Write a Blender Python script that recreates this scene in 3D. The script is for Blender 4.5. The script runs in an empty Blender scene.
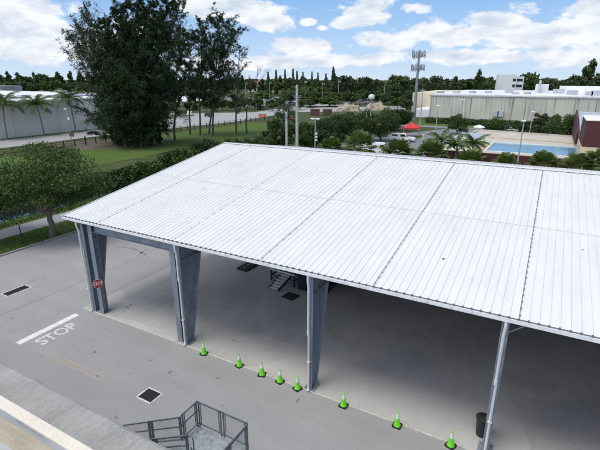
import bpy, bmesh, math, random
import numpy as np
from mathutils import Vector, Matrix
R = math.radians
rng = np.random.default_rng(7)
random.seed(7)
scene = bpy.context.scene
COL = scene.collection

# ------------------------------------------------------------------ camera frame
F = 440.0; H = 13.9; PITCH = math.atan((225-79)/F); YAW = R(-28.9)
CP, SP = math.cos(PITCH), math.sin(PITCH)
EX = (math.cos(YAW), math.sin(YAW)); EY = (-math.sin(YAW), math.cos(YAW))
CX, CY = 7.909, -15.302
def gx(x, y, z=0.0):
    """point of the place, at height z, seen at photo pixel (x, y) (600x450 photo)"""
    a = (x-300)/F; b = (y-225)/F
    r = (a, CP-b*SP, -SP-b*CP)
    k = (z-H)/r[2]
    u, v = r[0]*k, r[1]*k
    return (CX+u*EX[0]+v*EX[1], CY+u*EY[0]+v*EY[1])
def zfor(s, t, y):
    """height over ground point (s, t) that shows at photo row y"""
    d = (s-CX, t-CY); Y = -d[0]*math.sin(-YAW)*1.0 + d[1]*math.cos(YAW)
    Y = d[0]*EX[1] + d[1]*EY[1]
    k = (225-y)/F
    return H + Y*(k*CP-SP)/(CP+k*SP)
def depth(s, t):
    return (s-CX)*EX[1] + (t-CY)*EY[1]
def pdir(x, y):
    a = (x-300)/F; b = (y-225)/F
    r = (a, CP-b*SP, -SP-b*CP)
    v = Vector((r[0]*EX[0]+r[1]*EX[1], r[0]*EY[0]+r[1]*EY[1], r[2]))
    return v.normalized()

def at_t(px, t, y=90):
    d = pdir(px, y); return CX+d.x/d.y*(t-CY)

# ------------------------------------------------------------------ materials
def newmat(name):
    m = bpy.data.materials.new(name); m.use_nodes = True
    nt = m.node_tree; nt.nodes.clear()
    out = nt.nodes.new('ShaderNodeOutputMaterial')
    return m, nt, out
def N(nt, typ, **kw):
    n = nt.nodes.new(typ)
    for k, v in kw.items():
        if k in n.inputs.keys(): n.inputs[k].default_value = v
        else: setattr(n, k, v)
    return n
def L(nt, a, b): nt.links.new(a, b)
def mathn(nt, op, a, b=None, clamp=False):
    n = nt.nodes.new('ShaderNodeMath'); n.operation = op; n.use_clamp = clamp
    for i, v in enumerate((a, b)):
        if v is None: continue
        if isinstance(v, (int, float)): n.inputs[i].default_value = v
        else: nt.links.new(v, n.inputs[i])
    return n.outputs[0]
def ramp(nt, fac, stops):
    n = nt.nodes.new('ShaderNodeValToRGB'); cr = n.color_ramp
    while len(cr.elements) < len(stops): cr.elements.new(0.5)
    for e, (p, c) in zip(cr.elements, stops):
        e.position = p; e.color = (*c, 1) if len(c) == 3 else c
    nt.links.new(fac, n.inputs[0]); return n.outputs[0]
def mixc(nt, fac, a, b, blend='MIX'):
    n = nt.nodes.new('ShaderNodeMix'); n.data_type = 'RGBA'; n.blend_type = blend
    for i, v in ((0, fac), (6, a), (7, b)):
        if isinstance(v, (int, float)): n.inputs[i].default_value = v
        elif isinstance(v, tuple): n.inputs[i].default_value = (*v, 1) if len(v) == 3 else v
        else: nt.links.new(v, n.inputs[i])
    return n.outputs[2]
def noise(nt, vec, scale, detail=4, rough=0.6, dist=0.0):
    n = nt.nodes.new('ShaderNodeTexNoise'); n.inputs['Scale'].default_value = scale
    n.inputs['Detail'].default_value = detail; n.inputs['Roughness'].default_value = rough
    n.inputs['Distortion'].default_value = dist
    if vec is not None: nt.links.new(vec, n.inputs['Vector'])
    return n.outputs['Fac']
def world_pos(nt):
    return nt.nodes.new('ShaderNodeNewGeometry').outputs['Position']
def obj_pos(nt):
    return nt.nodes.new('ShaderNodeTexCoord').outputs['Object']
def mapping(nt, vec, scale=(1,1,1), rot=(0,0,0)):
    n = nt.nodes.new('ShaderNodeMapping'); n.inputs['Scale'].default_value = scale
    n.inputs['Rotation'].default_value = rot
    nt.links.new(vec, n.inputs['Vector']); return n.outputs[0]
def finish(nt, out, color, rough=0.7, metal=0.0, bump=None, bstr=0.2, bdist=0.02, spec=None):
    p = nt.nodes.new('ShaderNodeBsdfPrincipled')
    if isinstance(color, tuple): p.inputs['Base Color'].default_value = (*color, 1)
    else: nt.links.new(color, p.inputs['Base Color'])
    if isinstance(rough, (int, float)): p.inputs['Roughness'].default_value = rough
    else: nt.links.new(rough, p.inputs['Roughness'])
    p.inputs['Metallic'].default_value = metal
    if spec is not None: p.inputs['Specular IOR Level'].default_value = spec
    if bump is not None:
        b = nt.nodes.new('ShaderNodeBump'); b.inputs['Strength'].default_value = bstr
        b.inputs['Distance'].default_value = bdist
        nt.links.new(bump, b.inputs['Height']); nt.links.new(b.outputs[0], p.inputs['Normal'])
    nt.links.new(p.outputs[0], out.inputs[0]); return p
def paint(name, c, rough=0.5, var=0.12, scale=1.5, metal=0.0, dirt=None, dscale=None, world=False, stretch=(1,1,1), bstr=0.05):
    """painted / plain surface with uneven tone and optional dirt colour"""
    m, nt, out = newmat(name)
    pos = world_pos(nt) if world else obj_pos(nt)
    pos = mapping(nt, pos, stretch)
    n1 = noise(nt, pos, scale, 5, 0.65)
    lo = tuple(v*(1-var) for v in c); hi = tuple(min(1, v*(1+var)) for v in c)
    col = ramp(nt, n1, [(0.3, lo), (0.7, hi)])
    if dirt:
        n2 = noise(nt, pos, dscale or scale*2.3, 6, 0.7)
        f = ramp(nt, n2, [(0.5, (0,0,0)), (0.68, (1,1,1))])
        col = mixc(nt, f, col, dirt)
    finish(nt, out, col, rough, metal, bump=n1, bstr=bstr)
    return m
def leafmat(name, dark, light, trans=0.25, nscale=0.5):
    m, nt, out = newmat(name)
    geo = nt.nodes.new('ShaderNodeNewGeometry'); oi = nt.nodes.new('ShaderNodeObjectInfo')
    n1 = noise(nt, geo.outputs['Position'], nscale, 3, 0.6)
    v = mathn(nt, 'ADD', mathn(nt, 'MULTIPLY', n1, 0.7), mathn(nt, 'MULTIPLY', geo.outputs['Random Per Island'], 0.35))
    v = mathn(nt, 'ADD', v, mathn(nt, 'MULTIPLY', mathn(nt, 'SUBTRACT', oi.outputs['Random'], 0.5), 0.25))
    col = ramp(nt, v, [(0.25, dark), (0.8, light)])
    d = nt.nodes.new('ShaderNodeBsdfDiffuse'); t = nt.nodes.new('ShaderNodeBsdfTranslucent')
    g = nt.nodes.new('ShaderNodeBsdfGlossy'); g.inputs['Roughness'].default_value = 0.45
    g.inputs['Color'].default_value = (0.9, 0.95, 1, 1)
    L(nt, col, d.inputs[0]); L(nt, col, t.inputs[0])
    mx = nt.nodes.new('ShaderNodeMixShader'); mx.inputs[0].default_value = trans
    L(nt, d.outputs[0], mx.inputs[1]); L(nt, t.outputs[0], mx.inputs[2])
    m2 = nt.nodes.new('ShaderNodeMixShader'); m2.inputs[0].default_value = 0.03
    L(nt, mx.outputs[0], m2.inputs[1]); L(nt, g.outputs[0], m2.inputs[2])
    L(nt, m2.outputs[0], out.inputs[0]); return m

M = {}
# asphalt yard ------------------------------------------------------
def asphalt(name, base, yard=False):
    m, nt, out = newmat(name)
    pos = world_pos(nt)
    big = noise(nt, pos, 0.16, 5, 0.6, 0.4)
    mid = noise(nt, mapping(nt, pos, (0.35, 1, 1)), 0.9, 6, 0.7, 0.6)
    fine = noise(nt, pos, 9, 8, 0.75)
    col = ramp(nt, big, [(0.3, tuple(v*0.86 for v in base)), (0.7, tuple(v*1.1 for v in base))])
    col = mixc(nt, 0.35, col, ramp(nt, mid, [(0.3, tuple(v*0.72 for v in base)), (0.65, tuple(v*1.12 for v in base))]))
    col = mixc(nt, 0.30, col, ramp(nt, fine, [(0.25, tuple(v*0.6 for v in base)), (0.75, tuple(v*1.35 for v in base))]))
    if yard:
        # scuffs and small dark spots
        sp = noise(nt, pos, 1.7, 3, 0.5)
        f = ramp(nt, sp, [(0.71, (0,0,0)), (0.77, (1,1,1))])
        col = mixc(nt, mathn(nt, 'MULTIPLY', f, 0.45), col, (0.12, 0.12, 0.12))
        # swirling tyre polish
        w = nt.nodes.new('ShaderNodeTexWave'); w.wave_type = 'RINGS'; w.inputs['Scale'].default_value = 0.16
        w.inputs['Distortion'].default_value = 3.5; w.inputs['Detail'].default_value = 3
        mp = nt.nodes.new('ShaderNodeMapping'); mp.inputs['Location'].default_value = (24, -6, 0)
        L(nt, pos, mp.inputs['Vector']); L(nt, mp.outputs[0], w.inputs['Vector'])
        col = mixc(nt, mathn(nt, 'MULTIPLY', w.outputs['Fac'], 0.10), col, (0.2, 0.2, 0.205))
    finish(nt, out, col, 0.85, 0, bump=fine, bstr=0.25, bdist=0.01, spec=0.25)
    return m
M['asphalt'] = asphalt('asphalt', (0.345, 0.342, 0.338), True)
M['road'] = asphalt('road_grey', (0.36, 0.355, 0.35))
M['lot'] = asphalt('lot_grey', (0.22, 0.225, 0.235))
M['path'] = asphalt('path_grey', (0.30, 0.30, 0.31))
# floor slab under the shed ---------------------------------------
m, nt, out = newmat('slab_concrete'); pos = world_pos(nt)
a = noise(nt, pos, 0.22, 5, 0.62, 0.5); b = noise(nt, mapping(nt, pos, (1, 0.45, 1)), 0.8, 6, 0.7, 0.5); c = noise(nt, pos, 8, 7, 0.75)
col = ramp(nt, a, [(0.3, (0.44, 0.432, 0.41)), (0.7, (0.55, 0.54, 0.515))])
col = mixc(nt, 0.45, col, ramp(nt, b, [(0.3, (0.36, 0.355, 0.34)), (0.65, (0.58, 0.57, 0.545))]))
col = mixc(nt, 0.2, col, ramp(nt, c, [(0.3, (0.2, 0.2, 0.2)), (0.75, (0.6, 0.58, 0.54))]))
wet = noise(nt, pos, 0.13, 4, 0.55, 0.8)
fw = ramp(nt, wet, [(0.52, (0,0,0)), (0.54, (1,1,1))])
col = mixc(nt, mathn(nt, 'MULTIPLY', fw, 0.14), col, (0.13, 0.13, 0.13))
st = noise(nt, mapping(nt, pos, (0.5, 1.4, 1), (0, 0, 0.5)), 1.3, 3, 0.5)
fs = ramp(nt, st, [(0.66, (0,0,0)), (0.74, (1,1,1))])
col = mixc(nt, mathn(nt, 'MULTIPLY', fs, 0.22), col, (0.1, 0.1, 0.1))
finish(nt, out, col, 0.75, 0, bump=c, bstr=0.15, bdist=0.01, spec=0.3); M['slab'] = m
# grass --------------------------------------------------------------
def grassmat(name, g1, g2, dirt, thr):
    m, nt, out = newmat(name); pos = world_pos(nt)
    a = noise(nt, pos, 0.09, 5, 0.65, 0.6); b = noise(nt, pos, 2.2, 6, 0.8); d = noise(nt, pos, 0.06, 5, 0.7, 1.0)
    col = ramp(nt, a, [(0.3, g1), (0.7, g2)])
    col = mixc(nt, 0.6, col, ramp(nt, b, [(0.25, tuple(v*0.35 for v in g1)), (0.75, tuple(v*1.45 for v in g2))]))
    e_ = noise(nt, pos, 0.33, 6, 0.7, 1.2); col = mixc(nt, mathn(nt, 'MULTIPLY', ramp(nt, e_, [(0.45, (0,0,0)), (0.66, (1,1,1))]), 0.7), col, tuple(v*1.1 for v in dirt))
    f = ramp(nt, d, [(thr, (0,0,0)), (thr+0.1, (1,1,1))])
    col = mixc(nt, f, col, dirt)
    finish(nt, out, col, 0.95, 0, bump=b, bstr=0.6, bdist=0.06, spec=0.1); return m
M['grass'] = grassmat('grass_ground', (0.035, 0.055, 0.018), (0.07, 0.10, 0.034), (0.14, 0.115, 0.075), 0.62)
M['lawn'] = grassmat('mown_lawn', (0.052, 0.105, 0.016), (0.095, 0.165, 0.032), (0.12, 0.11, 0.06), 0.7)
M['dirt'] = paint('bare_dirt', (0.12, 0.095, 0.065), 0.95, 0.3, 1.2, dirt=(0.07, 0.07, 0.03), world=True, bstr=0.4)
M['sand'] = paint('pale_fill', (0.36, 0.31, 0.23), 0.95, 0.25, 0.8, dirt=(0.3, 0.25, 0.18), bstr=0.4)
# water ----------------------------------------------------------------
m, nt, out = newmat('canal_water'); pos = world_pos(nt)
w = noise(nt, pos, 1.5, 3, 0.5)
finish(nt, out, (0.012, 0.018, 0.014), 0.04, 0, bump=w, bstr=0.02, bdist=0.01, spec=0.9); M['water'] = m
m, nt, out = newmat('pool_water'); pos = world_pos(nt)
w = noise(nt, pos, 1.1, 3, 0.5)
c = ramp(nt, noise(nt, pos, 0.3, 3, 0.5), [(0.3, (0.10, 0.25, 0.38)), (0.7, (0.15, 0.32, 0.45))])
finish(nt, out, c, 0.12, 0, bump=w, bstr=0.12, bdist=0.03, spec=0.4); M['pool'] = m
# shed ------------------------------------------------------------------
m, nt, out = newmat('white_roof_sheet'); pos = world_pos(nt)
a = noise(nt, mapping(nt, pos, (1, 0.15, 1)), 1.6, 5, 0.65); b = noise(nt, pos, 0.35, 4, 0.6)
col = ramp(nt, a, [(0.3, (0.655, 0.650, 0.638)), (0.65, (0.735, 0.730, 0.715))])
col = mixc(nt, mathn(nt, 'MULTIPLY', ramp(nt, b, [(0.5, (0,0,0)), (0.75, (1,1,1))]), 0.25), col, (0.57, 0.575, 0.58))
finish(nt, out, col, 0.42, 0, spec=0.4); M['roof'] = m
M['trim'] = paint('white_trim', (0.66, 0.68, 0.70), 0.45, 0.08, 2, dirt=(0.45, 0.46, 0.47))
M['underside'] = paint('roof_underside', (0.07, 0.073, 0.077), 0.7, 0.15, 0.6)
M['gap'] = paint('dark_gap', (0.05, 0.055, 0.06), 0.8, 0.2, 3)
M['seamdark'] = paint('dark_seam', (0.14, 0.145, 0.155), 0.7, 0.3, 3)
M['seam'] = paint('weathered_seam', (0.30, 0.31, 0.325), 0.7, 0.25, 3)
M['lap'] = paint('lap_grey', (0.52, 0.54, 0.57), 0.6, 0.2, 4)
m, nt, out = newmat('blue_grey_steel'); pos = world_pos(nt)
a = noise(nt, mapping(nt, pos, (1.2, 1.2, 0.35)), 2.2, 6, 0.7); b = noise(nt, pos, 9, 5, 0.7)
col = ramp(nt, a, [(0.3, (0.15, 0.195, 0.245)), (0.7, (0.29, 0.345, 0.41))])
col = mixc(nt, 0.35, col, ramp(nt, b, [(0.3, (0.09, 0.115, 0.15)), (0.7, (0.36, 0.41, 0.46))]))
pt_ = noise(nt, pos, 1.1, 6, 0.75, 0.8); col = mixc(nt, mathn(nt, 'MULTIPLY', ramp(nt, pt_, [(0.52, (0,0,0)), (0.64, (1,1,1))]), 0.55), col, (0.40, 0.44, 0.48))
rs_ = noise(nt, pos, 5.0, 7, 0.8); col = mixc(nt, mathn(nt, 'MULTIPLY', ramp(nt, rs_, [(0.64, (0,0,0)), (0.70, (1,1,1))]), 0.6), col, (0.16, 0.10, 0.065))
finish(nt, out, col, 0.5, 0.15, bump=b, bstr=0.06); M['steel'] = m
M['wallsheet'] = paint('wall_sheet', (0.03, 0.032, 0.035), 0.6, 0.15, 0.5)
M['pipe'] = paint('downspout_white', (0.68, 0.70, 0.71), 0.4, 0.06, 3)
# paintwork -----------------------------------------------------------------
def worn(name, c, base, keep):
    m, nt, out = newmat(name); pos = world_pos(nt)
    a = noise(nt, pos, 3.5, 7, 0.8)
    f = ramp(nt, a, [(keep-0.08, (1,1,1)), (keep+0.08, (0,0,0))])
    col = mixc(nt, f, base, c)
    finish(nt, out, col, 0.8); return m
M['wline'] = worn('worn_white_marking', (0.78, 0.78, 0.76), (0.46, 0.46, 0.46), 0.58)
M['yline'] = worn('worn_yellow_marking', (0.50, 0.35, 0.13), (0.34, 0.335, 0.325), 0.47)
M['stencil'] = worn('worn_stencil', (0.72, 0.72, 0.71), (0.40, 0.40, 0.40), 0.53)
M['mark'] = worn('tyre_rubber_mark', (0.2, 0.2, 0.2), (0.30, 0.30, 0.30), 0.5)
M['stain'] = worn('slab_stain', (0.22, 0.21, 0.19), (0.46, 0.44, 0.40), 0.47)
M['damp'] = worn('damp_concrete', (0.385, 0.38, 0.36), (0.44, 0.43, 0.41), 0.5)
M['edge'] = paint('pale_sunlit_edge', (0.58, 0.55, 0.49), 0.8, 0.15, 2, dirt=(0.35, 0.34, 0.31), world=True)  # paler than the slab, with the sunlit line of its edge in the colour
M['joint'] = worn('pavement_joint', (0.17, 0.17, 0.17), (0.29, 0.29, 0.29), 0.55)
M['wornframe'] = worn('worn_white_border', (0.72, 0.72, 0.70), (0.36, 0.36, 0.36), 0.53)
M['grate'] = paint('black_grate', (0.014, 0.014, 0.015), 0.7, 0.3, 6)
M['wframe'] = paint('white_frame', (0.75, 0.75, 0.73), 0.7, 0.1, 3, dirt=(0.4, 0.4, 0.4))
M['kerb'] = paint('kerb_concrete', (0.36, 0.355, 0.34), 0.85, 0.2, 1.2, dirt=(0.16, 0.16, 0.15), world=True)
M['lime'] = paint('lime_plastic', (0.20, 0.80, 0.035), 0.45, 0.1, 4)
M['limepale'] = paint('reflective_collar', (0.70, 0.88, 0.68), 0.35, 0.05, 4)
M['black'] = paint('black_rubber', (0.016, 0.016, 0.017), 0.7, 0.2, 5)
M['navy'] = paint('dark_navy_steel', (0.022, 0.028, 0.042), 0.5, 0.25, 1.5)
M['charcoal'] = paint('charcoal_plastic', (0.035, 0.037, 0.042), 0.6, 0.2, 3)
M['tread'] = paint('aluminium_tread', (0.72, 0.74, 0.76), 0.55, 0.1, 3, 0.0)
M['red'] = paint('sign_red', (0.50, 0.022, 0.03), 0.4, 0.08, 4)
M['white'] = paint('white_paint', (0.80, 0.80, 0.79), 0.4, 0.04, 2)
M['galv'] = paint('galvanised_rail', (0.16, 0.195, 0.23), 0.45, 0.25, 5, 0.3)
M['grating'] = paint('landing_plate', (0.34, 0.36, 0.375), 0.6, 0.25, 4, 0.1, dirt=(0.18, 0.2, 0.22))
M['mesh'] = paint('mesh_wire', (0.30, 0.32, 0.34), 0.5, 0.2, 5, 0.3)
M['cream'] = paint('cream_coping', (0.72, 0.66, 0.55), 0.7, 0.06, 1.2, dirt=(0.62, 0.56, 0.46))
M['greyband'] = paint('weathered_band', (0.40, 0.405, 0.40), 0.8, 0.2, 1.4, dirt=(0.26, 0.26, 0.25), stretch=(0.4, 1, 2))
# peeling tan parapet face
m, nt, out = newmat('peeling_tan_paint'); pos = obj_pos(nt)
a = noise(nt, mapping(nt, pos, (0.7, 1, 2.2)), 1.3, 6, 0.7); b = noise(nt, pos, 2.4, 7, 0.75, 0.5)
col = ramp(nt, a, [(0.3, (0.40, 0.33, 0.22)), (0.7, (0.60, 0.52, 0.38))])
col = mixc(nt, ramp(nt, b, [(0.58, (0,0,0)), (0.62, (1,1,1))]), col, (0.46, 0.46, 0.44))
b2 = noise(nt, mapping(nt, pos, (1.5, 1, 0.7)), 1.1, 6, 0.75)
col = mixc(nt, ramp(nt, b2, [(0.63, (0,0,0)), (0.68, (1,1,1))]), col, (0.06, 0.06, 0.055))
finish(nt, out, col, 0.85, 0, bump=b, bstr=0.3); M['peel'] = m
# rough streaked ledge
m, nt, out = newmat('streaked_ledge'); pos = obj_pos(nt)
a = noise(nt, mapping(nt, pos, (3.2, 0.55, 1), (0, 0, 0.35)), 2.2, 9, 0.8, 0.3); b = noise(nt, mapping(nt, pos, (1.6, 0.8, 1), (0,0,0.35)), 14, 9, 0.85); c = noise(nt, pos, 0.45, 4, 0.6)
col = ramp(nt, a, [(0.28, (0.18, 0.178, 0.165)), (0.68, (0.50, 0.49, 0.46))])
col = mixc(nt, 0.5, col, ramp(nt, b, [(0.3, (0.13, 0.128, 0.12)), (0.68, (0.56, 0.55, 0.52))]))
col = mixc(nt, mathn(nt, 'MULTIPLY', ramp(nt, c, [(0.45, (0,0,0)), (0.7, (1,1,1))]), 0.5), col, (0.56, 0.55, 0.52))
finish(nt, out, col, 0.95, 0, bump=b, bstr=0.45, bdist=0.02, spec=0.1); M['ledge'] = m
M['membrane'] = paint('roof_membrane', (0.40, 0.42, 0.46), 0.6, 0.12, 1.5, dirt=(0.35, 0.38, 0.42))
# buildings -------------------------------------------------------------------
def wallmat(name, c, streak, thr=0.6, amt=0.8, sx=0.9):
    m, nt, out = newmat(name); pos = world_pos(nt)
    a = noise(nt, pos, 0.12, 4, 0.6); s = noise(nt, mapping(nt, pos, (sx, sx, 0.05)), 1.0, 5, 0.65)
    col = ramp(nt, a, [(0.3, tuple(v*0.88 for v in c)), (0.7, tuple(v*1.08 for v in c))])
    f = ramp(nt, s, [(thr, (0,0,0)), (thr+0.1, (1,1,1))])
    col = mixc(nt, mathn(nt, 'MULTIPLY', f, amt), col, streak)
    finish(nt, out, col, 0.8); return m
M['greywall'] = wallmat('warehouse_grey', (0.70, 0.69, 0.65), (0.58, 0.57, 0.54), 0.6, 0.5, 0.25)
M['bigwall'] = wallmat('streaked_cream_wall', (0.52, 0.51, 0.45), (0.13, 0.13, 0.12), 0.55, 0.7, 1.5)
M['sidewall'] = wallmat('warm_cream_wall', (0.66, 0.60, 0.44), (0.5, 0.45, 0.35), 0.6, 0.4, 0.5)
M['whitewall'] = wallmat('pale_white_wall', (0.72, 0.73, 0.75), (0.5, 0.5, 0.5), 0.62, 0.4, 0.5)
M['flatroof'] = paint('flat_white_roof', (0.76, 0.76, 0.77), 0.6, 0.08, 0.1, dirt=(0.55, 0.55, 0.56), dscale=0.08, world=True)
M['greyroof'] = paint('flat_grey_roof', (0.38, 0.385, 0.39), 0.7, 0.25, 0.08, dirt=(0.16, 0.17, 0.19), dscale=0.15, world=True)
M['metalroof'] = paint('pale_metal_roof', (0.42, 0.45, 0.50), 0.45, 0.15, 0.6, dirt=(0.30, 0.32, 0.36))
M['maroon'] = paint('maroon_wall', (0.075, 0.018, 0.021), 0.7, 0.15, 0.7)
M['creamwall'] = paint('cream_block', (0.62, 0.54, 0.38), 0.75, 0.1, 0.6)
M['deck'] = paint('pool_deck', (0.52, 0.49, 0.42), 0.85, 0.12, 0.3, dirt=(0.44, 0.40, 0.33), dscale=0.4, world=True)
M['coping'] = paint('pool_coping', (0.78, 0.76, 0.70), 0.7, 0.05, 1)
M['tan'] = paint('tan_tile', (0.46, 0.36, 0.20), 0.8, 0.15, 1)
M['terracotta'] = paint('terracotta_roof', (0.33, 0.15, 0.09), 0.8, 0.2, 0.4)
M['pole'] = paint('concrete_pole', (0.40, 0.395, 0.375), 0.8, 0.15, 1.5, dirt=(0.28, 0.28, 0.27))
M['polegrey'] = paint('grey_pole', (0.36, 0.38, 0.40), 0.5, 0.12, 2, 0.2)
M['bluegrey'] = paint('tower_steel', (0.24, 0.27, 0.31), 0.5, 0.12, 1, 0.2)
M['glass'] = paint('dark_glass', (0.015, 0.018, 0.022), 0.08, 0.1, 1)
M['canopyred'] = paint('red_canvas', (0.62, 0.035, 0.04), 0.8, 0.08, 1)
M['tarp'] = paint('white_tarp', (0.78, 0.79, 0.82), 0.7, 0.05, 0.6)
M['orange'] = paint('orange_barrier', (0.42, 0.10, 0.045), 0.5, 0.1, 2)
M['brown'] = paint('rust_brown', (0.11, 0.062, 0.05), 0.7, 0.2, 1)
M['darkfence'] = paint('dark_fence', (0.02, 0.022, 0.024), 0.6, 0.2, 2)
M['silver'] = paint('silver_car', (0.35, 0.37, 0.39), 0.3, 0.03, 1, 0.5)
M['darkcar'] = paint('dark_car', (0.03, 0.035, 0.045), 0.3, 0.05, 1)
M['bluecar'] = paint('blue_car', (0.05, 0.07, 0.12), 0.3, 0.05, 1)
M['lampred'] = paint('tail_lamp', (0.4, 0.02, 0.02), 0.3, 0.05, 2)
M['bark'] = paint('grey_brown_bark', (0.085, 0.07, 0.056), 0.95, 0.35, 2.5, dirt=(0.17, 0.155, 0.135), stretch=(1,1,0.25), bstr=0.5)
M['barkgrey'] = paint('pale_grey_bark', (0.20, 0.18, 0.155), 0.95, 0.3, 2.5, dirt=(0.09, 0.08, 0.07), stretch=(1,1,0.3), bstr=0.4)
M['leaf_oak'] = leafmat('oak_leaf', (0.018, 0.042, 0.007), (0.088, 0.150, 0.028), 0.26, 0.6)
M['leaf_pine'] = leafmat('pine_needle', (0.009, 0.020, 0.006), (0.055, 0.092, 0.025), 0.18, 0.25)
M['leaf_thin'] = leafmat('thin_pine_needle', (0.026, 0.034, 0.014), (0.080, 0.105, 0.042), 0.2, 0.3)
M['leaf_shrub'] = leafmat('shrub_leaf', (0.020, 0.048, 0.008), (0.10, 0.165, 0.03), 0.2, 0.4)
M['leaf_dark'] = leafmat('dark_leaf', (0.013, 0.032, 0.007), (0.072, 0.118, 0.025), 0.15, 0.3)
M['leaf_palm'] = leafmat('palm_leaf', (0.045, 0.085, 0.016), (0.15, 0.20, 0.05), 0.25, 0.8)
M['leaf_far'] = leafmat('far_leaf', (0.022, 0.046, 0.014), (0.09, 0.135, 0.04), 0.15, 0.06)
M['leaf_far2'] = leafmat('far_leaf_olive', (0.025, 0.034, 0.012), (0.085, 0.098, 0.04), 0.15, 0.06)

# ------------------------------------------------------------------ mesh helpers
class MB:
    def __init__(s): s.v = []; s.f = []
    def add(s, vs, fs):
        o = len(s.v); s.v += [tuple(v) for v in vs]; s.f += [tuple(i+o for i in f) for f in fs]; return s
    def box(s, x0, x1, y0, y1, z0, z1):
        v = [(x0,y0,z0),(x1,y0,z0),(x1,y1,z0),(x0,y1,z0),(x0,y0,z1),(x1,y0,z1),(x1,y1,z1),(x0,y1,z1)]
        return s.add(v, [(3,2,1,0),(4,5,6,7),(0,1,5,4),(1,2,6,5),(2,3,7,6),(3,0,4,7)])
    def rbox(s, c, size, rz=0, rx=0, ry=0):
        m = Matrix.Translation(c) @ Matrix.Rotation(rz,4,'Z') @ Matrix.Rotation(ry,4,'Y') @ Matrix.Rotation(rx,4,'X')
        a,b,d = (q/2 for q in size)
        v = [m @ Vector(p) for p in ((-a,-b,-d),(a,-b,-d),(a,b,-d),(-a,b,-d),(-a,-b,d),(a,-b,d),(a,b,d),(-a,b,d))]
        return s.add(v, [(3,2,1,0),(4,5,6,7),(0,1,5,4),(1,2,6,5),(2,3,7,6),(3,0,4,7)])
    def beam(s, a, b, w, h):
        a = Vector(a); b = Vector(b); d = (b-a).normalized()
        up = Vector((0,0,1)) if abs(d.z) < 0.95 else Vector((0,1,0))
        x = d.cross(up).normalized()*w/2; y = x.cross(d).normalized()*h/2
        v = [a-x-y,a+x-y,a+x+y,a-x+y,b-x-y,b+x-y,b+x+y,b-x+y]
        return s.add(v, [(3,2,1,0),(4,5,6,7),(0,1,5,4),(1,2,6,5),(2,3,7,6),(3,0,4,7)])
    def tube(s, pts, r, n=8, r2=None, cap=True):
        pts = [Vector(p) for p in pts]; m = len(pts)
        rs = r if isinstance(r, (list, tuple)) else [r + ((r2 if r2 is not None else r)-r)*i/max(1,m-1) for i in range(m)]
        vs = []; ref = None
        for i, p in enumerate(pts):
            d = (pts[min(i+1,m-1)]-pts[max(i-1,0)]).normalized()
            if ref is None: ref = Vector((1,0,0)) if abs(d.x) < 0.9 else Vector((0,1,0))
            x = (ref - d*ref.dot(d)).normalized(); y = d.cross(x); ref = x
            for k in range(n):
                a = 2*math.pi*k/n; vs.append(p + (x*math.cos(a)+y*math.sin(a))*rs[i])
        fs = [(i*n+k, i*n+(k+1)%n, (i+1)*n+(k+1)%n, (i+1)*n+k) for i in range(m-1) for k in range(n)]
        if cap: fs += [tuple(range(n))[::-1], tuple((m-1)*n+k for k in range(n))]
        return s.add(vs, fs)
    def lathe(s, prof, n=16, c=(0,0,0)):
        vs = []
        for r, z in prof:
            for k in range(n):
                a = 2*math.pi*k/n; vs.append((c[0]+r*math.cos(a), c[1]+r*math.sin(a), c[2]+z))
        m = len(prof)
        fs = [(i*n+k, i*n+(k+1)%n, (i+1)*n+(k+1)%n, (i+1)*n+k) for i in range(m-1) for k in range(n)]
        fs += [tuple(range(n))[::-1], tuple((m-1)*n+k for k in range(n))]
        return s.add(vs, fs)
    def prism(s, poly, axis, a, b):
        """poly of 2-D points extruded along axis from a to b ('x': (y,z), 'y': (x,z), 'z': (x,y))"""
        def P(p, q): return {'x':(q,p[0],p[1]), 'y':(p[0],q,p[1]), 'z':(p[0],p[1],q)}[axis]
        n = len(poly); vs = [P(p,a) for p in poly]+[P(p,b) for p in poly]
        return s.add(vs, [tuple(range(n))[::-1], tuple(range(n,2*n))]+[(i,(i+1)%n,n+(i+1)%n,n+i) for i in range(n)])
    def sheet(s, poly, z):
        n = len(poly); return s.add([(p[0],p[1],z) for p in poly], [tuple(range(n))])
    def build(s, name, mat, parent=None, smooth=False, bevel=0, fix=True):
        me = bpy.data.meshes.new(name); me.from_pydata(s.v, [], s.f)
        if fix or bevel:
            bm = bmesh.new(); bm.from_mesh(me)
            if fix: bmesh.ops.recalc_face_normals(bm, faces=bm.faces)
            if bevel:
                es = [e for e in bm.edges if e.is_manifold and e.calc_face_angle(0) > 0.5]
                bmesh.ops.bevel(bm, geom=es, offset=bevel, segments=2, affect='EDGES', clamp_overlap=True)
            bm.to_mesh(me); bm.free()
        if smooth:
            me.polygons.foreach_set('use_smooth', [True]*len(me.polygons))
            try: me.set_sharp_from_angle(angle=R(40))
            except Exception: pass
        me.materials.append(mat)
        o = bpy.data.objects.new(name, me); COL.objects.link(o)
        if parent: o.parent = parent
        return o
def tag(o, label=None, cat=None, group=None, kind=None):
    if label: o['label'] = label
    if cat: o['category'] = cat
    if group: o['group'] = group
    if kind: o['kind'] = kind
    return o
def thing(name, label, cat, loc=(0,0,0), rz=0, group=None):
    o = bpy.data.objects.new(name, None); COL.objects.link(o)
    o.location = loc; o.rotation_euler = (0,0,rz); o.empty_display_size = 0.3
    return tag(o, label, cat, group)
def dup(o, parent=None, loc=None, rz=None, scale=None, label=None, group=None, mats=None):
    c = o.copy(); COL.objects.link(c)
    if parent: c.parent = parent
    if loc is not None: c.location = loc
    if rz is not None: c.rotation_euler = (0,0,rz)
    if scale is not None: c.scale = scale if isinstance(scale, tuple) else (scale,)*3
    if label: c['label'] = label
    if group: c['group'] = group
    for ch in list(o.children): dup(ch, c)
    return c
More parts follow.
